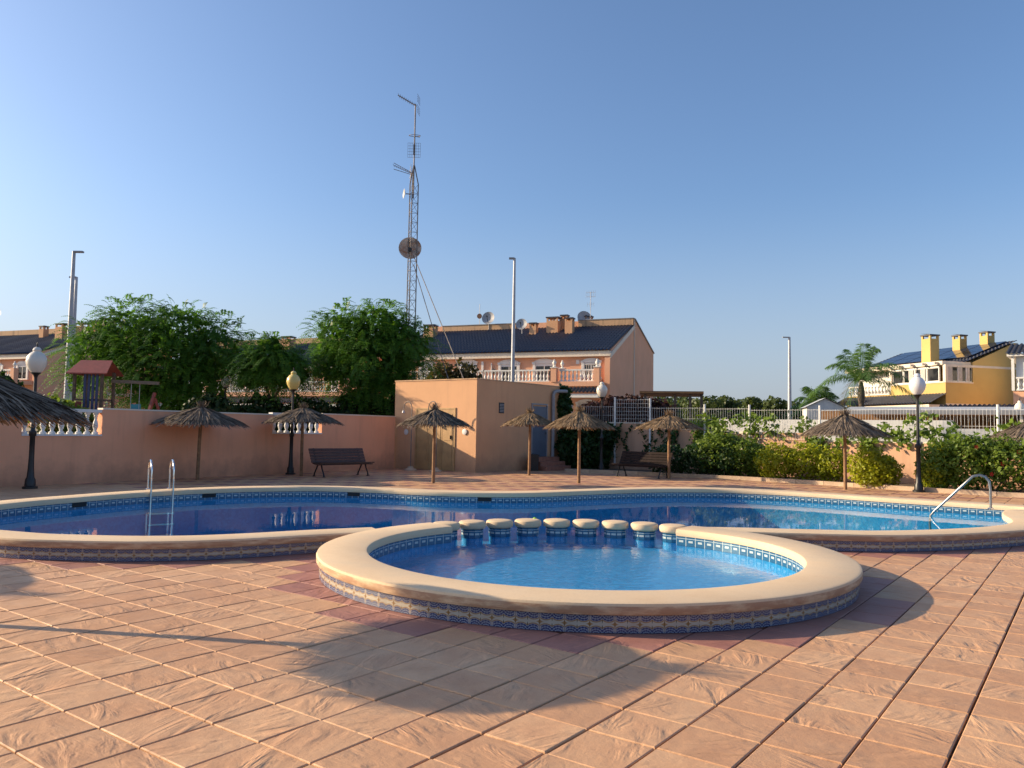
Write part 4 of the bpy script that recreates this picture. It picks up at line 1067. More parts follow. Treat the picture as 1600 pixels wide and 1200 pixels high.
# ------------------------------------------------------------------ pink terrace houses
HROT = math.atan2(-.371, .929)
def wavy_roof(x0, x1, y0, z0, y1, z1, th=.12, pitch_=.24):
    mb = MB(); n = int((x1 - x0) / pitch_) * 6; vs = []; rows = 14
    for j in range(rows + 1):
        t = j / rows; y = y0 + (y1 - y0) * t; z = z0 + (z1 - z0) * t
        for sgn in ((0, 1) if 0 < j < rows else (0,)):
            for i in range(n + 1):
                x = x0 + (x1 - x0) * i / n
                vs.append((x, y, z + .045 * math.sin(2 * PI * (x - x0) / pitch_) + (.03 if sgn == 1 else 0) - .0))
    R = len(vs) // (n + 1)
    fs = [(j * (n + 1) + i, j * (n + 1) + i + 1, (j + 1) * (n + 1) + i + 1, (j + 1) * (n + 1) + i) for j in range(R - 1) for i in range(n)]
    mb.add(vs, fs); return mb
def arch_window(parent, xc, w_, z0, z1, y, bars=True, surround=True):
    """surround with an arched head, glass, frame bars and grille; y is the wall face (outside is -y)"""
    rise = w_ * .13; s = w_ / 2; t = .17 if surround else .07
    def arc(hw, base, r, n=10): return [(xc + hw * math.cos(a), base + r * math.sin(a)) for a in np.linspace(0, PI, n)]
    outer = arc(s + t, z1, rise + t); outer = [(xc + s + t, z0)] + outer + [(xc - s - t, z0)]
    win = MB(); I = Matrix.Identity(4)
    # jambs and arch as separate solid pieces of one surround
    win.b(xc - s - t, xc - s, y - .09, y + .02, z0, z1); win.b(xc + s, xc + s + t, y - .09, y + .02, z0, z1)
    win.b(xc - s - t - .05, xc - s - .01, y - .11, y + .02, z1 - .02, z1 + .12); win.b(xc + s + .01, xc + s + t + .05, y - .11, y + .02, z1 - .02, z1 + .12)
    head = [(xc + (s + t) * math.cos(a), z1 + .004 + (rise + t) * math.sin(a)) for a in np.linspace(0, PI, 13)]
    win.prism(head, Matrix.Translation((0, y - .085, 0)), .1)
    win.b(xc - s - t - .06, xc + s + t + .06, y - .13, y + .02, z0 - .1, z0 - .002)
    wo_ = win.build('window', M['white'], parent)
    MB().b(xc - s + .002, xc + s - .002, y - .02, y + .02, z0, z1).build('pane', M['glass'], wo_)
    fr = MB()
    for q in (-s + .024, 0, s - .024): fr.b(xc + q - .022, xc + q + .022, y - .04, y - .021, z0, z1)
    fr.b(xc - s + .047, xc - .023, y - .041, y - .021, z1 - .16, z1); fr.b(xc + .023, xc + s - .047, y - .041, y - .021, z1 - .16, z1)
    fr.build('sash', M['white'], wo_)
    if bars:
        g = MB()
        for q in np.linspace(-s + .06, s - .06, 8): g.b(xc + q - .012, xc + q + .012, y - .075, y - .055, z0 + .02, z1)
        for z in (z0 + .1, z1 - .1): g.b(xc - s, xc + s, y - .08, y - .0765, z - .012, z + .012)
        g.build('grille', M['white'], wo_)
    return wo_
def urn(parent, x, y, z):
    MB().lathe([(0, 0), (.10, 0), (.10, .05), (.04, .09), (.05, .12), (.12, .20), (.13, .28), (.08, .36), (.05, .39), (.07, .42), (.04, .48), (0, .50)], 12, (x, y, z)).build('finial_urn', M['urn'], parent, True)
def chimney(parent, x, y, z0, z1, w_=.55, m='pink', cap=True):
    c = MB().box((x, y, (z0 + z1 - .35) / 2), (w_, w_, z1 - .35 - z0)); 
    for sx in (-1, 1):
        for sy in (-1, 1): c.box((x + sx * (w_ / 2 - .06), y + sy * (w_ / 2 - .06), z1 - .25), (.12, .12, .2))
    c.box((x, y, z1 - .25), (.10, .10, .2))
    o = c.build('chimney', M[m], parent)
    MB().box((x, y, z1 - .11), (w_ + .1, w_ + .1, .08)).add([(x - w_ / 2 - .05, y - w_ / 2 - .05, z1 - .069), (x + w_ / 2 + .05, y - w_ / 2 - .05, z1 - .069), (x + w_ / 2 + .05, y + w_ / 2 + .05, z1 + .02), (x - w_ / 2 - .05, y + w_ / 2 + .05, z1 + .02)], [(0, 1, 2, 3)]).build('chimney_cap', M['rooftile'], o)
def balustrade(parent, x0, x1, y, z0, h, step=.24):
    o = MB().b(x0, x1, y - .08, y + .08, z0, z0 + .07).b(x0, x1, y - .09, y + .09, z0 + h - .09, z0 + h).build('balustrade', M['white'], parent)
    me = baluster_mesh(h - .16, .085, M['white'], 8); n = int((x1 - x0) / step)
    for k in range(n): link('baluster', me, o, loc=(x0 + (k + .5) * (x1 - x0) / n, y, z0 + .07))
    return o
def sat_dish(label, loc, r, face, mast=1.0, m='dish', group=None):
    p = thing('satellite_dish', label, 'satellite dish', loc, 0, group)
    d = Vector(face).normalized(); q = d.to_track_quat('Z', 'Y').to_matrix().to_4x4()
    D = MB().lathe([(0, 0)] + [(r * t, .35 * r * t * t) for t in (.25, .5, .75, .97, 1.0)] + [(r * .97, .34 * r), (r * .6, .13 * r + .02), (r * .3, .05 * r + .015), (0, .015)], 24)
    mbT(D, Matrix.Translation((0, 0, mast)) @ q).build('dish', M[m], p, True)
    f = Vector((0, 0, mast)) + d * r * 1.0
    MB().tube([Vector((0, 0, mast - r * .9)) + d * .25 * r, f], .02, 6).tube([f - d * .1, f + d * .05], .05, 8).build('feed_arm', M['black'], p)
    MB().tube([(0, 0, 0), (0, 0, mast)] if abs(d.y) < 0 else [Vector((0, 0, 0)) - d * .08, Vector((0, 0, mast)) - d * .04], .03, 8).build('mast', M['galv'], p)
    return p
def terrace(label, loc, L, detail=True, z0=0.0, windows=None):
    h = thing('terrace_house', label, 'house', loc, HROT, 'pink terrace houses')
    D, RD, EZ, RZ, BZ = 13.2, 6.26, 7.0, 9.32, 7.9
    # body: gable-shaped prism along x
    prof = [(0, 1.0), (0, EZ - .05), (RD, RZ - .08), (RD, RZ + .42), (RD + .22, RZ + .42), (D, BZ), (D, 1.0)]
    n = len(prof); mb = MB()
    vs = [(0, p[0], p[1] + z0) for p in prof] + [(-L, p[0], p[1] + z0) for p in prof]
    fs = [tuple(range(n)), tuple(range(2 * n - 1, n - 1, -1))] + [((i + 1) % n, i, i + n, (i + 1) % n + n) for i in range(n)]
    mb.add(vs, fs); mb.build('wall', M['pink_house'], h)
    # loggia recess shown by a projecting right bay
    rf = wavy_roof(-L - .05, .03, -.45, EZ - .12 + z0, RD - .02, RZ + .02 + z0).build('roof', M['rooftile'], h, True)
    MB().b(-L, .0, -.30, -.002, EZ - .42 + z0, EZ - .17 + z0).b(-L, .03, -.36, -.002, EZ - .52 + z0, EZ - .421 + z0).build('eaves_cornice', M['cream_trim'], h)
    # sloping band under the verge and the white vertical joint on the gable
    mb = MB(); sl = (RZ - EZ) / RD
    mb.add([(.004, -.3, EZ - .65 + z0), (.05, -.3, EZ - .65 + z0), (.05, RD, EZ - .30 + sl * RD + z0), (.004, RD, EZ - .30 + sl * RD + z0), (.004, -.3, EZ - .35 + z0), (.05, -.3, EZ - .35 + z0), (.05, RD, EZ + sl * RD + z0), (.004, RD, EZ + sl * RD + z0)],
           [(0, 1, 2, 3), (7, 6, 5, 4), (0, 4, 5, 1), (1, 5, 6, 2), (2, 6, 7, 3), (3, 7, 4, 0)])
    mb.b(.004, .06, RD + .02, RD + .14, 1.0 + z0, RZ + .4 + z0)
    mb.b(.004, .05, RD + .2, D, 4.0 + z0, 4.3 + z0)
    mb.build('gable_trim', M['cream_trim'], h)
    mb = MB().b(-.06, .10, RD + .0, RD + .26, RZ + .421 + z0, RZ + .47 + z0)
    mb.add([(-.05, RD + .2, RZ + .43 + z0), (.09, RD + .2, RZ + .43 + z0), (.09, D, BZ + .03 + z0), (-.05, D, BZ + .03 + z0), (-.05, RD + .2, RZ + .50 + z0), (.09, RD + .2, RZ + .50 + z0), (.09, D, BZ + .1 + z0), (-.05, D, BZ + .1 + z0)],
           [(3, 2, 1, 0), (4, 5, 6, 7), (0, 1, 5, 4), (1, 2, 6, 5), (2, 3, 7, 6), (3, 0, 4, 7)])
    mb.build('verge_coping', M['greypaint'], h)
    return h, EZ, RZ, RD, z0
hA, EZ, RZ, RD, zz = terrace('pink terrace house with dark tiled roof behind the pump house', (6.3, 50.0, 0), 16.5)
def onA(x, y, z): return hA.matrix_basis @ Vector((x, y, z))
Rz = Matrix.Rotation(HROT, 4, 'Z')
def A2W(x, y, z): v = Matrix.Translation((6.3, 50.0, 0)) @ Rz @ Vector((x, y, z)); return tuple(v)
# ridge parapet in two pieces
MB().b(-4.1, -.02, RD - .12, RD + .16, RZ + .0, RZ + .46).build('parapet', M['parapet'], hA)
MB().b(-15.2, -9.0, RD - .12, RD + .16, RZ + .0, RZ + .40).build('parapet', M['parapet'], hA)
MB().b(-4.15, .03, RD - .16, RD + .2, RZ + .461, RZ + .51).build('parapet_coping', M['greypaint'], hA)
MB().b(-15.25, -8.95, RD - .16, RD + .2, RZ + .401, RZ + .45).build('parapet_coping', M['greypaint'], hA)
for x, y, z1, wq in ((-6.95, 4.5, 9.55, .5), (-5.55, 4.9, 9.95, .85), (-4.95, 5.6, 10.2, .5), (-4.2, 4.4, 9.8, .55), (-15.4, 4.6, 9.7, .8), (-3.6, 7.2, 10.3, .5)):
    chimney(hA, x, y, 8.1, z1, wq)
# right bay projecting a little from the recessed balcony wall
MB().b(-2.72, -.36, -.03, -.001, 4.9, EZ - .53).build('bay_wall', M['pink_house'], hA)
MB().b(-.355, -.001, -.30, -.002, 2.0, EZ - .53).build('corner_pilaster', M['pink_house'], hA)
arch_window(hA, -1.3, .95, 5.15, 6.10, -.031)
arch_window(hA, -4.5, 1.25, 4.9, 6.08, 0, bars=False)
arch_window(hA, -7.0, 1.2, 4.85, 6.08, 0, bars=False)
arch_window(hA, -10.0, .95, 5.1, 6.2, 0)
arch_window(hA, -13.2, .95, 5.1, 6.2, 0)
arch_window(hA, -1.6, 1.0, 2.6, 3.45, -.001)
MB().b(-9.0, -8.85, -.12, -.002, 4.8, 6.3).b(-8.3, -8.24, -.1, -.002, 4.9, 6.2).build('downpipe', M['white'], hA)
MB().box((-8.1, -.1, 5.6), (.16, .16, .3)).build('wall_lamp', M['black'], hA)
MB().box((-2.2, -.06, 6.15), (.22, .05, .28)).build('alarm_box', M['white'], hA)
# balcony
MB().b(-14.5, -.36, -1.5, -.031, 4.50, 4.80).build('balcony_slab', M['pink_house'], hA)
balustrade(hA, -9.7, -3.65, -1.4, 4.802, .78)
balustrade(hA, -14.2, -9.75, -1.4, 4.802, .78)
balustrade(hA, -3.05, -.75, -1.2, 4.802, .78)
for x, y in ((-3.35, -1.38), (-.55, -1.3), (-2.72 - .35, -.6)):
    MB().box((x, y, 5.22), (.36, .36, .90)).build('balcony_pillar', M['pink_house'], hA)
    MB().box((x, y, 5.70), (.44, .44, .06)).build('pillar_cap', M['white'], hA)
    urn(hA, x, y, 5.731)
wavy_roof(-3.2, -.2, -2.4, 4.08, -1.505, 4.42).build('porch_roof', M['rooftile'], hA, True)
MB().b(-3.2, -.2, -2.3, -1.51, 3.75, 3.98).build('porch_cornice', M['white'], hA)
MB().b(-3.0, -.2, -.4, -.002, 4.0, 4.49).build('porch_wall', M['pink_house'], hA)
# second block of the row, lower, behind the trees
def row2(): 
    x, y, z = A2W(-18.6, 0, -.6)
    h, *_ = terrace('pink terrace house half hidden behind the feathery trees', (x, y, -.6), 19.0)
    MB().b(-19.0, -.02, RD - .12, RD + .16, RZ, RZ + .44).build('parapet', M['parapet'], h)
    for xq in (-1.8, -4.7, -8.0, -11.2, -14.0, -16.5): arch_window(h, xq, .95, 5.0, 6.05, 0, bars=False)
    MB().b(-18.8, -.36, -1.5, -.031, 4.50, 4.80).build('balcony_slab', M['pink_house'], h)
    for a, b in ((-18.6, -13.0), (-12.6, -7.0), (-6.6, -.8)): balustrade(h, a, b, -1.4, 4.802, .78)
    for xq in (-12.8, -6.8, -.6):
        MB().box((xq, -1.38, 5.22), (.36, .36, .90)).build('balcony_pillar', M['pink_house'], h); urn(h, xq, -1.38, 5.68)
    wavy_roof(-18.8, -.3, -2.5, 4.0, -1.505, 4.38).build('porch_roof', M['rooftile'], h, True)
    MB().b(-18.8, -.3, -2.45, -1.51, 3.70, 3.90).build('porch_cornice', M['white'], h)
    for xq in (-3, -10, -16): chimney(h, xq, 4.6, 8.0, 9.8, .8)
row2()
h3, *_ = terrace('pink terrace house at the left edge with its shaded gable', (-35.9, 59.3, 0), 14.0)
MB().b(-14.0, -.02, RD - .12, RD + .16, RZ, RZ + .44).build('parapet', M['parapet'], h3)
for xq, y, z1, wq in ((-3.0, 4.4, 9.9, .8), (-1.6, 5.0, 10.0, .8), (-.9, 6.0, 10.3, .7), (-6, 5, 9.9, .5)): chimney(h3, xq, y, 8.1, z1, wq)
arch_window(h3, -1.5, .95, 5.0, 6.05, 0, bars=False); arch_window(h3, -4.4, 1.2, 4.8, 5.95, 0, bars=False)
MB().b(-13, -.3, -1.5, -.031, 4.50, 4.80).build('balcony_slab', M['pink_house'], h3)
balustrade(h3, -4.4, -.7, -1.4, 4.802, .78); balustrade(h3, -12, -4.9, -1.4, 4.802, .78)
for xq in (-.5, -4.65):
    MB().box((xq, -1.38, 5.22), (.36, .36, .90)).build('balcony_pillar', M['pink_house'], h3); urn(h3, xq, -1.38, 5.68)
# dishes and aerials on the roof
gD = 'satellite dishes on the pink roofs'
sat_dish('grey satellite dish at the left end of the roof parapet', A2W(-11.2, RD - .2, RZ - .3), .5, (-.3, -1, .25), 1.15, group=gD)
sat_dish('grey satellite dish just right of the tall street light', A2W(-7.8, 4.3, 8.6), .42, (-.3, -1, .25), .75, group=gD)
sat_dish('large grey satellite dish behind the chimney pair', A2W(-3.9, 6.9, 9.0), .55, (.2, -1, .3), 1.0, group=gD)
sat_dish('small grey satellite dish between the two chimney groups', A2W(-6.2, 6.8, 8.8), .42, (-.5, -1, .3), .85, group=gD)
sat_dish('grey satellite dish on the roof at the left edge', (-40.6, 61.5, 8.9), .5, (-.2, -1, .25), 1.2, group=gD)
def aerial(label, loc, h):
    p = thing('roof_aerial', label, 'aerial', loc, HROT)
    MB().tube([(0, 0, 0), (0, 0, h)], .025, 6).build('mast', M['galv'], p)
    mb = MB()
    for z in (h - .05, h - .35): mb.bar((-.35, 0, z), (.35, 0, z), .02)
    for x in np.linspace(-.35, .35, 6): mb.bar((x, 0, h - .45), (x, 0, h + .1), .012)
    mb.build('grid_antenna', M['galv'], p)
    mb = MB()
    for x in np.linspace(-.25, .25, 4): mb.bar((x, 0, h - 1.1), (x, 0, h - .75), .012)
    mb.bar((-.25, 0, h - .9), (.25, 0, h - .9), .014); mb.build('lower_antenna', M['galv'], p)
aerial('thin roof aerial on the parapet near the gable', A2W(-3.3, RD + .3, RZ + .3), 2.3)
ar2 = thing('roof_aerial', 'thin aerial with a dark round disc at the left end of the parapet', 'aerial', A2W(-12.2, RD + .3, RZ + .2), HROT)
MB().tube([(0, 0, 0), (0, 0, 1.9)], .022, 6).build('mast', M['galv'], ar2)
mbT(MB().lathe([(0, 0), (.2, 0), (.2, .06), (0, .06)], 16), Matrix.Translation((0, 0, .95)) @ Matrix.Rotation(PI / 2, 4, 'X')).build('disc', M['brownroof'], ar2)

# pergola and garden roofs right of the house
pg = thing('garden_pergola', 'brown flat garden pergola beside the pink gable', 'pergola', (9.4, 44.0, 1.3), math.radians(-10))
MB().b(-2.2, 1.2, -1.5, 1.5, 2.45, 2.62).build('roof', M['brownroof'], pg)
MB().b(-2.2, 1.2, -1.56, -1.501, 2.5, 2.60).build('fascia', M['fencewood'], pg)
for x in (-1.9, -.3, .5, 1.1): MB().b(x - .07, x + .07, -1.4, -1.26, 0, 2.449).build('post', M['bark'], pg)
# white garden wall and carport beyond the fence
ww = thing('white_garden_wall', 'white rendered garden wall seen through the wire fence', 'wall')
wall_run(ww, (10.2, 38.5), (18.5, 33.0), 1.2, 2.36, .2, M['white_wall'])
wall_run(ww, (18.5, 33.0), (29, 27.5), 1.2, 2.02, .2, M['white_wall'])
cp = thing('carport', 'long carport with a pale grey flat roof behind the fence', 'carport', (21.8, 35.4, 1.06), math.radians(-27))
MB().add([(-6.2, -1.6, 1.72), (7.5, -1.6, 1.72), (7.5, 2.8, 2.02), (-6.2, 2.8, 2.02), (-6.2, -1.6, 1.80), (7.5, -1.6, 1.80), (7.5, 2.8, 2.10), (-6.2, 2.8, 2.10)], [(3, 2, 1, 0), (4, 5, 6, 7), (0, 1, 5, 4), (1, 2, 6, 5), (2, 3, 7, 6), (3, 0, 4, 7)]).build('roof_sheet', M['greyroof'], cp)
MB().b(-6.2, 7.5, -1.66, -1.602, 1.60, 1.80).build('gutter', M['greypaint'], cp)
for x in (-6, -2.6, .8, 4.2, 7.2): MB().b(x - .06, x + .06, -1.5, -1.38, 0, 1.69).build('post', M['cream_trim'], cp)
wf = thing('wooden_fence', 'brown board fence under the carport roof', 'fence', (23.6, 38.0, 1.3), math.radians(-27))
bd = MB().b(-.095, .095, -.015, .015, 0, 1.65).mesh('board', M['fencewood'])
for k in range(66): link('board', bd, wf, loc=(-8.0 + k * .2, rnd.uniform(-.004, .004), 0))
sh = thing('white_gable_shed', 'small white gabled shed beside the palms', 'shed', (17.2, 43.5, 1.3), math.radians(-12))
MB().add([(-.95, -.8, 0), (.95, -.8, 0), (.95, .8, 0), (-.95, .8, 0), (-.95, -.8, 1.9), (.95, -.8, 1.9), (.95, .8, 1.9), (-.95, .8, 1.9), (0, -.8, 2.35), (0, .8, 2.35)], [(0, 1, 5, 8, 4), (2, 3, 7, 9, 6), (1, 2, 6, 5), (3, 0, 4, 7)]).build('wall', M['white_wall'], sh)
MB().add([(-1.1, -.95, 1.86), (0, -.95, 2.40), (0, .9, 2.40), (-1.1, .9, 1.86), (1.1, -.95, 1.86), (1.1, .9, 1.86)], [(0, 1, 2, 3), (1, 4, 5, 2)]).build('roof', M['greyroof'], sh)

# ------------------------------------------------------------------ yellow house
YR = math.atan2(.3, .954)
yh = thing('yellow_house', 'yellow house with solar panels and three chimneys behind the palm', 'house', (26.5, 48.0, 0), YR)
# local +x along the gable side (receding right), local +y along the left facade (receding left)
mb = MB(); prof = [(2.15, 1.0), (2.15, 6.35), (5.6, 7.72), (5.9, 7.72), (5.9, 7.1), (9.0, 6.3), (9.0, 1.0)]; n = len(prof); Ly = 9.0
vs = [(p[0], 0, p[1]) for p in prof] + [(p[0], Ly, p[1]) for p in prof]
mb.add(vs, [tuple(range(n)), tuple(range(2 * n - 1, n - 1, -1))] + [((i + 1) % n, i, i + n, (i + 1) % n + n) for i in range(n)])
mb.build('wall', M['yellow'], yh)
MB().b(0, 2.149, 0, 4.4, 1.0, 5.02).build('balcony_wall', M['yellow'], yh)
MB().b(.05, 2.148, 4.42, 8.6, 1.0, 4.45).build('balcony_wall', M['yellow'], yh)
MB().b(-.04, 2.149, -.04, 4.44, 5.022, 5.10).b(-.03, 9.0, -.03, -.001, 6.02, 6.16).b(-.03, 9.0, -.03, -.001, 3.45, 3.75).build('trim_band', M['cream_trim'], yh)
# glazed balcony
for a, b, pl in ((.12, .95, 'x'), (1.0, 1.6, 'x'), (1.65, 2.1, 'x')):
    g = MB().b(a, b, .03, .07, 5.102, 6.05).b(a, b, .0, .10, 6.051, 6.10).b(a - .03, a + .03, .0, .10, 5.102, 6.05).build('window', M['white'], yh)
    MB().b(a + .06, b - .03, .015, .029, 5.16, 6.0).build('pane', M['glass'], g)
    MB().b(a + .06, a + .06 + (b - a) * .45, .005, .0145, 5.16, 6.0).build('curtain', M['curtain'], g)
for k in range(4):
    a = .5 + k * .95; g = MB().b(.03, .07, a, a + .9, 5.102, 6.0).b(0, .10, a, a + .9, 5.99, 6.06).b(0, .10, a - .03, a + .03, 5.102, 5.99).build('window', M['white'], yh)
    MB().b(.015, .029, a + .05, a + .86, 5.18, 5.95).build('pane', M['glass'], g)
    if k in (1, 2): MB().b(.005, .0145, a + .1, a + .5, 5.18, 5.95).build('curtain', M['curtain'], g)
MB().b(-.05, .15, -.05, .15, 5.101, 6.12).b(-.05, .15, 4.3, 4.5, 5.101, 6.12).b(-.12, 2.148, .11, 8.6, 6.121, 6.36).build('beam_frame', M['cream_trim'], yh)
for k in range(9): MB().b(-.42, -.121, .4 + k * .95, .52 + k * .95, 6.16, 6.30).build('beam_end', M['cream_trim'], yh)
MB().b(.9, 2.1, 5.0, 8.4, 4.5, 6.1).build('recess_wall', M['white'], yh)
bq = MB().b(-.03, .1, 4.5, 8.4, 5.05, 5.13).b(-.03, .1, 4.5, 8.4, 4.46, 4.52).build('balustrade', M['white'], yh)
bme = baluster_mesh(.53, .085, M['white'], 8)
for k in range(13): link('baluster', bme, bq, loc=(.03, 4.65 + k * .3, 4.521))
def yroof(x0, z0, x1, z1, y0, y1):
    mb = wavy_roof(y0, y1, x0, z0, x1, z1); mb.v = [(v[1], v[0], v[2]) for v in mb.v]; mb.f = [f[::-1] for f in mb.f]; return mb
yroof(-.55, 5.62, 5.75, 7.86, -.12, 9.3).build('roof', M['rooftile'], yh, True) if False else yroof(1.55, 6.37, 5.70, 7.86, -.12, 9.3).build('roof', M['rooftile'], yh, True)
sl = (7.88 - 6.37) / 4.2
pn = MB(); L1 = math.hypot(1, sl)
pm = MB().add([(0, 0, 0), (1.0, 0, sl), (1.0, 1.6, sl), (0, 1.6, 0), (-.01, 0, .04), (.99, 0, sl + .04), (.99, 1.6, sl + .04), (-.01, 1.6, .04)], [(3, 2, 1, 0), (4, 5, 6, 7), (0, 1, 5, 4), (1, 2, 6, 5), (2, 3, 7, 6), (3, 0, 4, 7)]).mesh('solar_panel', M['panel'])
for i in range(3):
    for j in range(5): link('solar_panel', pm, yh, loc=(2.2 + i * 1.06, .35 + j * 1.68, 6.37 + sl * (.65 + i * 1.06) + .1))
chimney(yh, 1.3, 2.4, 5.9, 8.35, .72, 'yellow'); chimney(yh, 4.6, 3.2, 7.2, 8.6, .6, 'yellow'); chimney(yh, 5.4, 1.8, 7.3, 8.7, .6, 'yellow')
yroof(-1.3, 3.75, -.02, 4.35, -.1, 8.6).build('porch_roof', M['rooftile'], yh, True)
MB().b(-1.2, -.02, .1, 8.4, 3.4, 3.66).build('porch_cornice', M['cream_trim'], yh)
# pink and white house at the right edge
rh = thing('corner_house', 'pink and white house cut off by the right edge', 'house', (27.75, 43.5, 0), math.radians(-37))
MB().b(0, 6, 0, 6, 1.0, 4.3).build('wall', M['pink_house'], rh)
MB().b(.15, 6, .15, 6, 4.301, 6.2).build('upper_wall', M['white'], rh)
MB().b(-.25, 6.2, -.25, 6.2, 6.201, 6.34).build('cornice', M['white'], rh)
wavy_roof(-.3, 6.3, -.35, 6.34, 3, 7.2).build('roof', M['rooftile'], rh, True)
MB().b(-.06, .08, -.06, .08, 4.301, 6.2).build('column', M['white'], rh)
balustrade(rh, .15, 3.0, -.0, 4.302, .75)
wavy_roof(-3.6, .6, -1.9, 2.9, .0, 3.55).build('porch_roof', M['rooftile'], rh, True)
MB().b(-3.5, .5, -1.7, -.02, 2.55, 2.84).build('porch_cornice', M['cream_trim'], rh)
for x in (-3.2, -1.5, .2): MB().b(x - .14, x + .14, -1.6, -1.32, 1.2, 2.549).build('porch_column', M['cream_trim'], rh)

# ------------------------------------------------------------------ street lights, mast, playground
def street_light(label, loc, h, arm, ang, r=.11):
    p = thing('street_light', label, 'street light', loc, ang, 'tall street lights beyond the walls')
    MB().tube([(0, 0, 0), (0, 0, h * .5), (0, 0, h)], [r, r * .8, r * .55], 10).build('pole', M['galv'], p, True)
    MB().box((arm * .5, 0, h - .02), (arm, .2, .09)).build('lamp_head', M['greypaint'], p)
    return p
street_light('pale steel street light rising in front of the pink house', (0.03, 45.0, 1.3), 10.3, -.32, 0, .13)
street_light('steel street light with its head turned left, far right skyline', (26.5, 75.0, 1.3), 9.75, -.65, 0, .2)
street_light('taller of the two left street lights, with its head turned right', (-23.75, 42.0, 1.3), 9.6, .5, 0, .16)
street_light('shorter street light beside the tallest one on the left', (-26.35, 47.0, 1.3), 9.15, -.4, 0, .15)

tw = thing('antenna_mast', 'tall lattice antenna mast with aerials behind the pump house', 'antenna mast', (-4.85, 36.9, 1.2))
legs = [(.26 * math.cos(a), .26 * math.sin(a)) for a in (.4, .4 + 2.094, .4 + 4.189)]
TZ = 12.1
for x, y in legs:
    MB().tube([(x, y, 0), (x * .9, y * .9, TZ), (x * .1, y * .1, 13.0)], .028, 6).build('leg', M['rustmast'], tw)
lat = MB(); nz = 26
for k in range(nz):
    z0, z1 = TZ * k / nz, TZ * (k + 1) / nz
    for i in range(3):
        a = legs[i]; b = legs[(i + 1) % 3]; s0, s1 = 1 - .1 * k / nz, 1 - .1 * (k + 1) / nz
        lat.bar((a[0] * s0, a[1] * s0, z0), (b[0] * s0, b[1] * s0, z0), .014)
        if (k + i) % 2: a, b = b, a
        lat.bar((a[0] * s0, a[1] * s0, z0), (b[0] * s1, b[1] * s1, z1), .013)
lat.build('lattice', M['rustmast'], tw, kind='stuff')
MB().tube([(0, 0, 11.4), (.0, 0, 16.0)], .032, 8).build('top_pole', M['rustmast'], tw)
yg = MB(); b0, b1 = Vector((.05, 0, 15.9)), Vector((-.85, 0, 16.42)); yg.bar(b0, b1, .04)
for t in np.linspace(.1, .95, 9):
    c = b0.lerp(b1, t); yg.bar(c - Vector((0, .28, 0)), c + Vector((0, .28, 0)), .012)
for s in (-1, 1):
    for q in np.linspace(.1, .42, 4): yg.bar((.12 - q * .3 * 0, -.3, 15.95 + s * q), (.18, .3, 15.95 + s * q), .012)
yg.build('yagi_aerial', M['rustmast'], tw)
lp = MB(); lp.tube([(.27 * math.cos(a), .27 * math.sin(a), 14.45 + .06 * math.sin(a)) for a in np.linspace(0, 2 * PI, 21)], .014, 6, False); lp.bar((0, 0, 14.42), (.24, 0, 14.38), .03)
lp.build('loop_aerial', M['rustmast'], tw)
gd = MB()
for q in np.linspace(-.3, .3, 7): gd.bar((q, -.1, 13.35), (q, -.1, 14.05), .010)
for q in np.linspace(13.35, 14.05, 6): gd.bar((-.3, -.1, q), (.3, -.1, q), .010)
gd.box((.0, -.05, 13.75), (.09, .08, .5)); gd.build('grid_aerial', M['rustmast'], tw)
y2 = MB(); b0, b1 = Vector((.0, 0, 12.6)), Vector((-.95, -.1, 12.95))
for dz in (-.18, 0, .12): y2.bar(b0 + Vector((-.1, 0, dz * .3)), b1 + Vector((0, 0, dz)), .022)
for t in np.linspace(.2, 1, 8):
    c = b0.lerp(b1, t); y2.bar(c - Vector((0, .22, 0)), c + Vector((0, .22, 0)), .012)
for a in np.linspace(-1.2, 1.2, 7): y2.bar((-.12, 0, 12.6), (-.12 - .1 * math.cos(a), .1, 12.6 + .55 * math.sin(a)), .012)
y2.build('log_aerial', M['rustmast'], tw)
def dish_on(parent, name, c, r, face, m):
    d = Vector(face).normalized(); q = d.to_track_quat('Z', 'Y').to_matrix().to_4x4()
    D = MB().lathe([(0, 0)] + [(r * t, .3 * r * t * t) for t in (.25, .5, .75, .97, 1.0)] + [(r * .97, .29 * r), (r * .6, .11 * r + .015), (r * .3, .04 * r + .012), (0, .012)], 26)
    o = mbT(D, Matrix.Translation(c) @ q).build(name, m, parent, True)
    return o
rust = NT('rusty_dish'); p_ = rust.obj(); rust.base(rust.mix(rust.ramp(rust.noise(p_, 4, 6, .65), .42, .62), (0.52, .44, .37), (.34, .17, .09))); rust.bsdf.inputs['Roughness'].default_value = .7
dsh = dish_on(tw, 'large_dish', (-.12, .22, 9.0), .54, (.12, -1, .1), rust.m)
MB().box((-.05, -.35, 8.85), (.14, .2, .16)).bar((-.05, -.3, 8.85), (-.1, .1, 8.55), .03).build('feed_horn', M['black'], dsh)
dish_on(tw, 'small_dish', (-.38, -.05, 11.6), .23, (-1, -.35, .05), M['dish'])
MB().bar((-.35, -.05, 11.6), (-.1, 0, 11.6), .04).build('dish_bracket', M['rustmast'], tw)
for q in ((2.9, -4.6, 2.42), (2.05, -1.2, 2.42)):
    MB().tube([(.1, 0, 8.6 if q[0] > 2.5 else 8.2), q], .019, 6).build('stay_pole', M['rustmast'], tw)
MB().box((.25, -.2, 2.9), (.16, .12, .24)).build('junction_box', M['white'], tw)

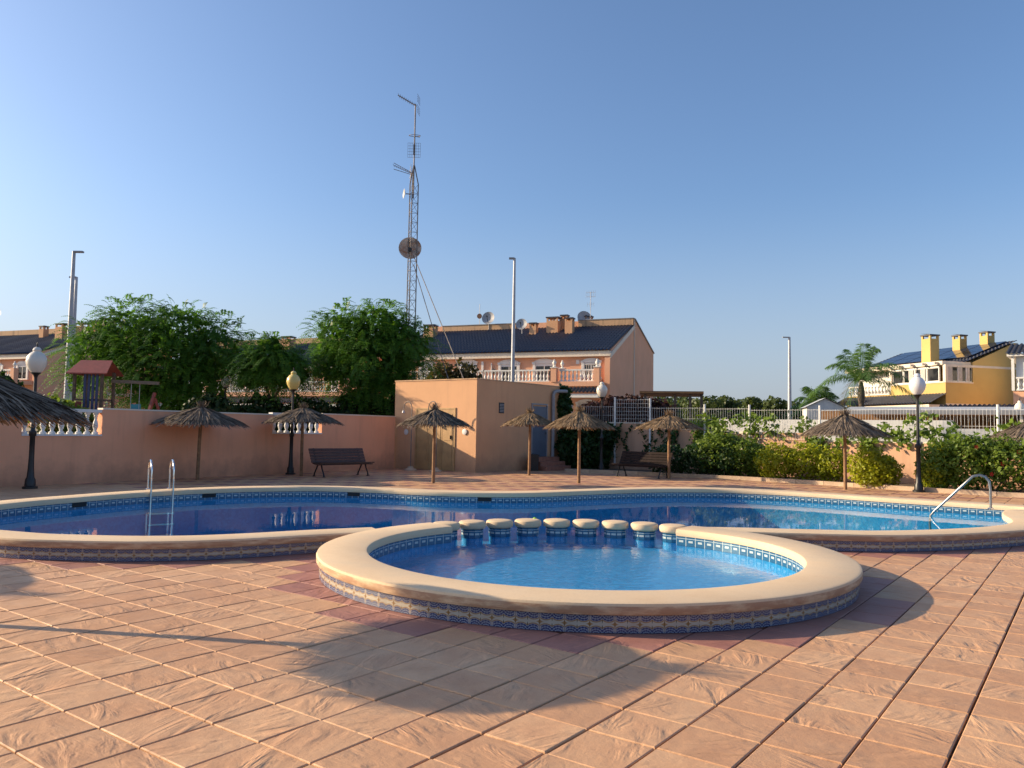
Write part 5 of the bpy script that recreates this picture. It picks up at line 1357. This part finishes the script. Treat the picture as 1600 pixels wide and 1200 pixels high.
ply = thing('play_house', 'wooden play tower with a red pitched roof and blue slats behind the left wall', 'play house', (-14.85, 28.0, 1.78), 0)
ply.scale = (.74, .74, .77)
for x, y in ((-.68, -.55), (.62, -.55), (-.68, .55), (.62, .55)): MB().b(x - .06, x + .06, y - .06, y + .06, 0, 2.2).build('post', M['bark'], ply)
RO_ = MB()
RO_.add([(-.95, -.85, 2.05), (.98, -.85, 2.05), (.80, 0, 2.68), (-.72, 0, 2.68), (-.95, -.85, 2.10), (.98, -.85, 2.10), (.80, 0, 2.74), (-.72, 0, 2.74)], [(3, 2, 1, 0), (4, 5, 6, 7), (0, 1, 5, 4), (1, 2, 6, 5), (3, 0, 4, 7)])
RO_.add([(-.95, .85, 2.05), (.98, .85, 2.05), (.80, 0.001, 2.68), (-.72, 0.001, 2.68)], [(0, 1, 2, 3)])
RO_.add([(-.95, -.85, 2.05), (-.95, .85, 2.05), (-.72, 0, 2.70)], [(0, 1, 2)])
RO_.build('roof', M['playroof'], ply)
for k, x in enumerate((-.15, .05, .24, .43)): MB().b(x - .055, x + .055, -.64, -.60, .1, 2.05).build('slat', M['playblue'], ply)
MB().b(-.62, .56, -.60, .6, .85, .93).build('platform', M['bark'], ply)
MB().b(-.6, -.28, -.63, -.60, .2, .8).build('panel', M['redwood'], ply)
swg = thing('swing_frame', 'wooden swing frame with red A-shaped legs beside the play tower', 'swing', (-13.2, 28.0, 1.2), 0)
MB().bar((-1.05, 0, 1.95), (.62, 0, 1.90), .11).build('beam', M['beam'], swg)
MB().bar((.42, -.75, 0), (.50, -.02, 1.55), .09).build('leg', M['redwood'], swg)
MB().bar((.05, -.1, 0), (.50, -.02, 1.35), .09).build('brace', M['redwood'], swg); MB().bar((.95, .1, 0), (.52, -.02, 1.35), .09).build('brace', M['redwood'], swg)
MB().bar((-.05, 0, .95), (-.05, 0, 1.9), .014).bar((-.35, 0, .95), (-.35, 0, 1.9), .014).build('chain', M['galv'], swg)
MB().box((-.2, 0, .95), (.34, .2, .05)).box((-.2, .09, 1.06), (.34, .02, .18)).build('swing_seat', M['teal'], swg)
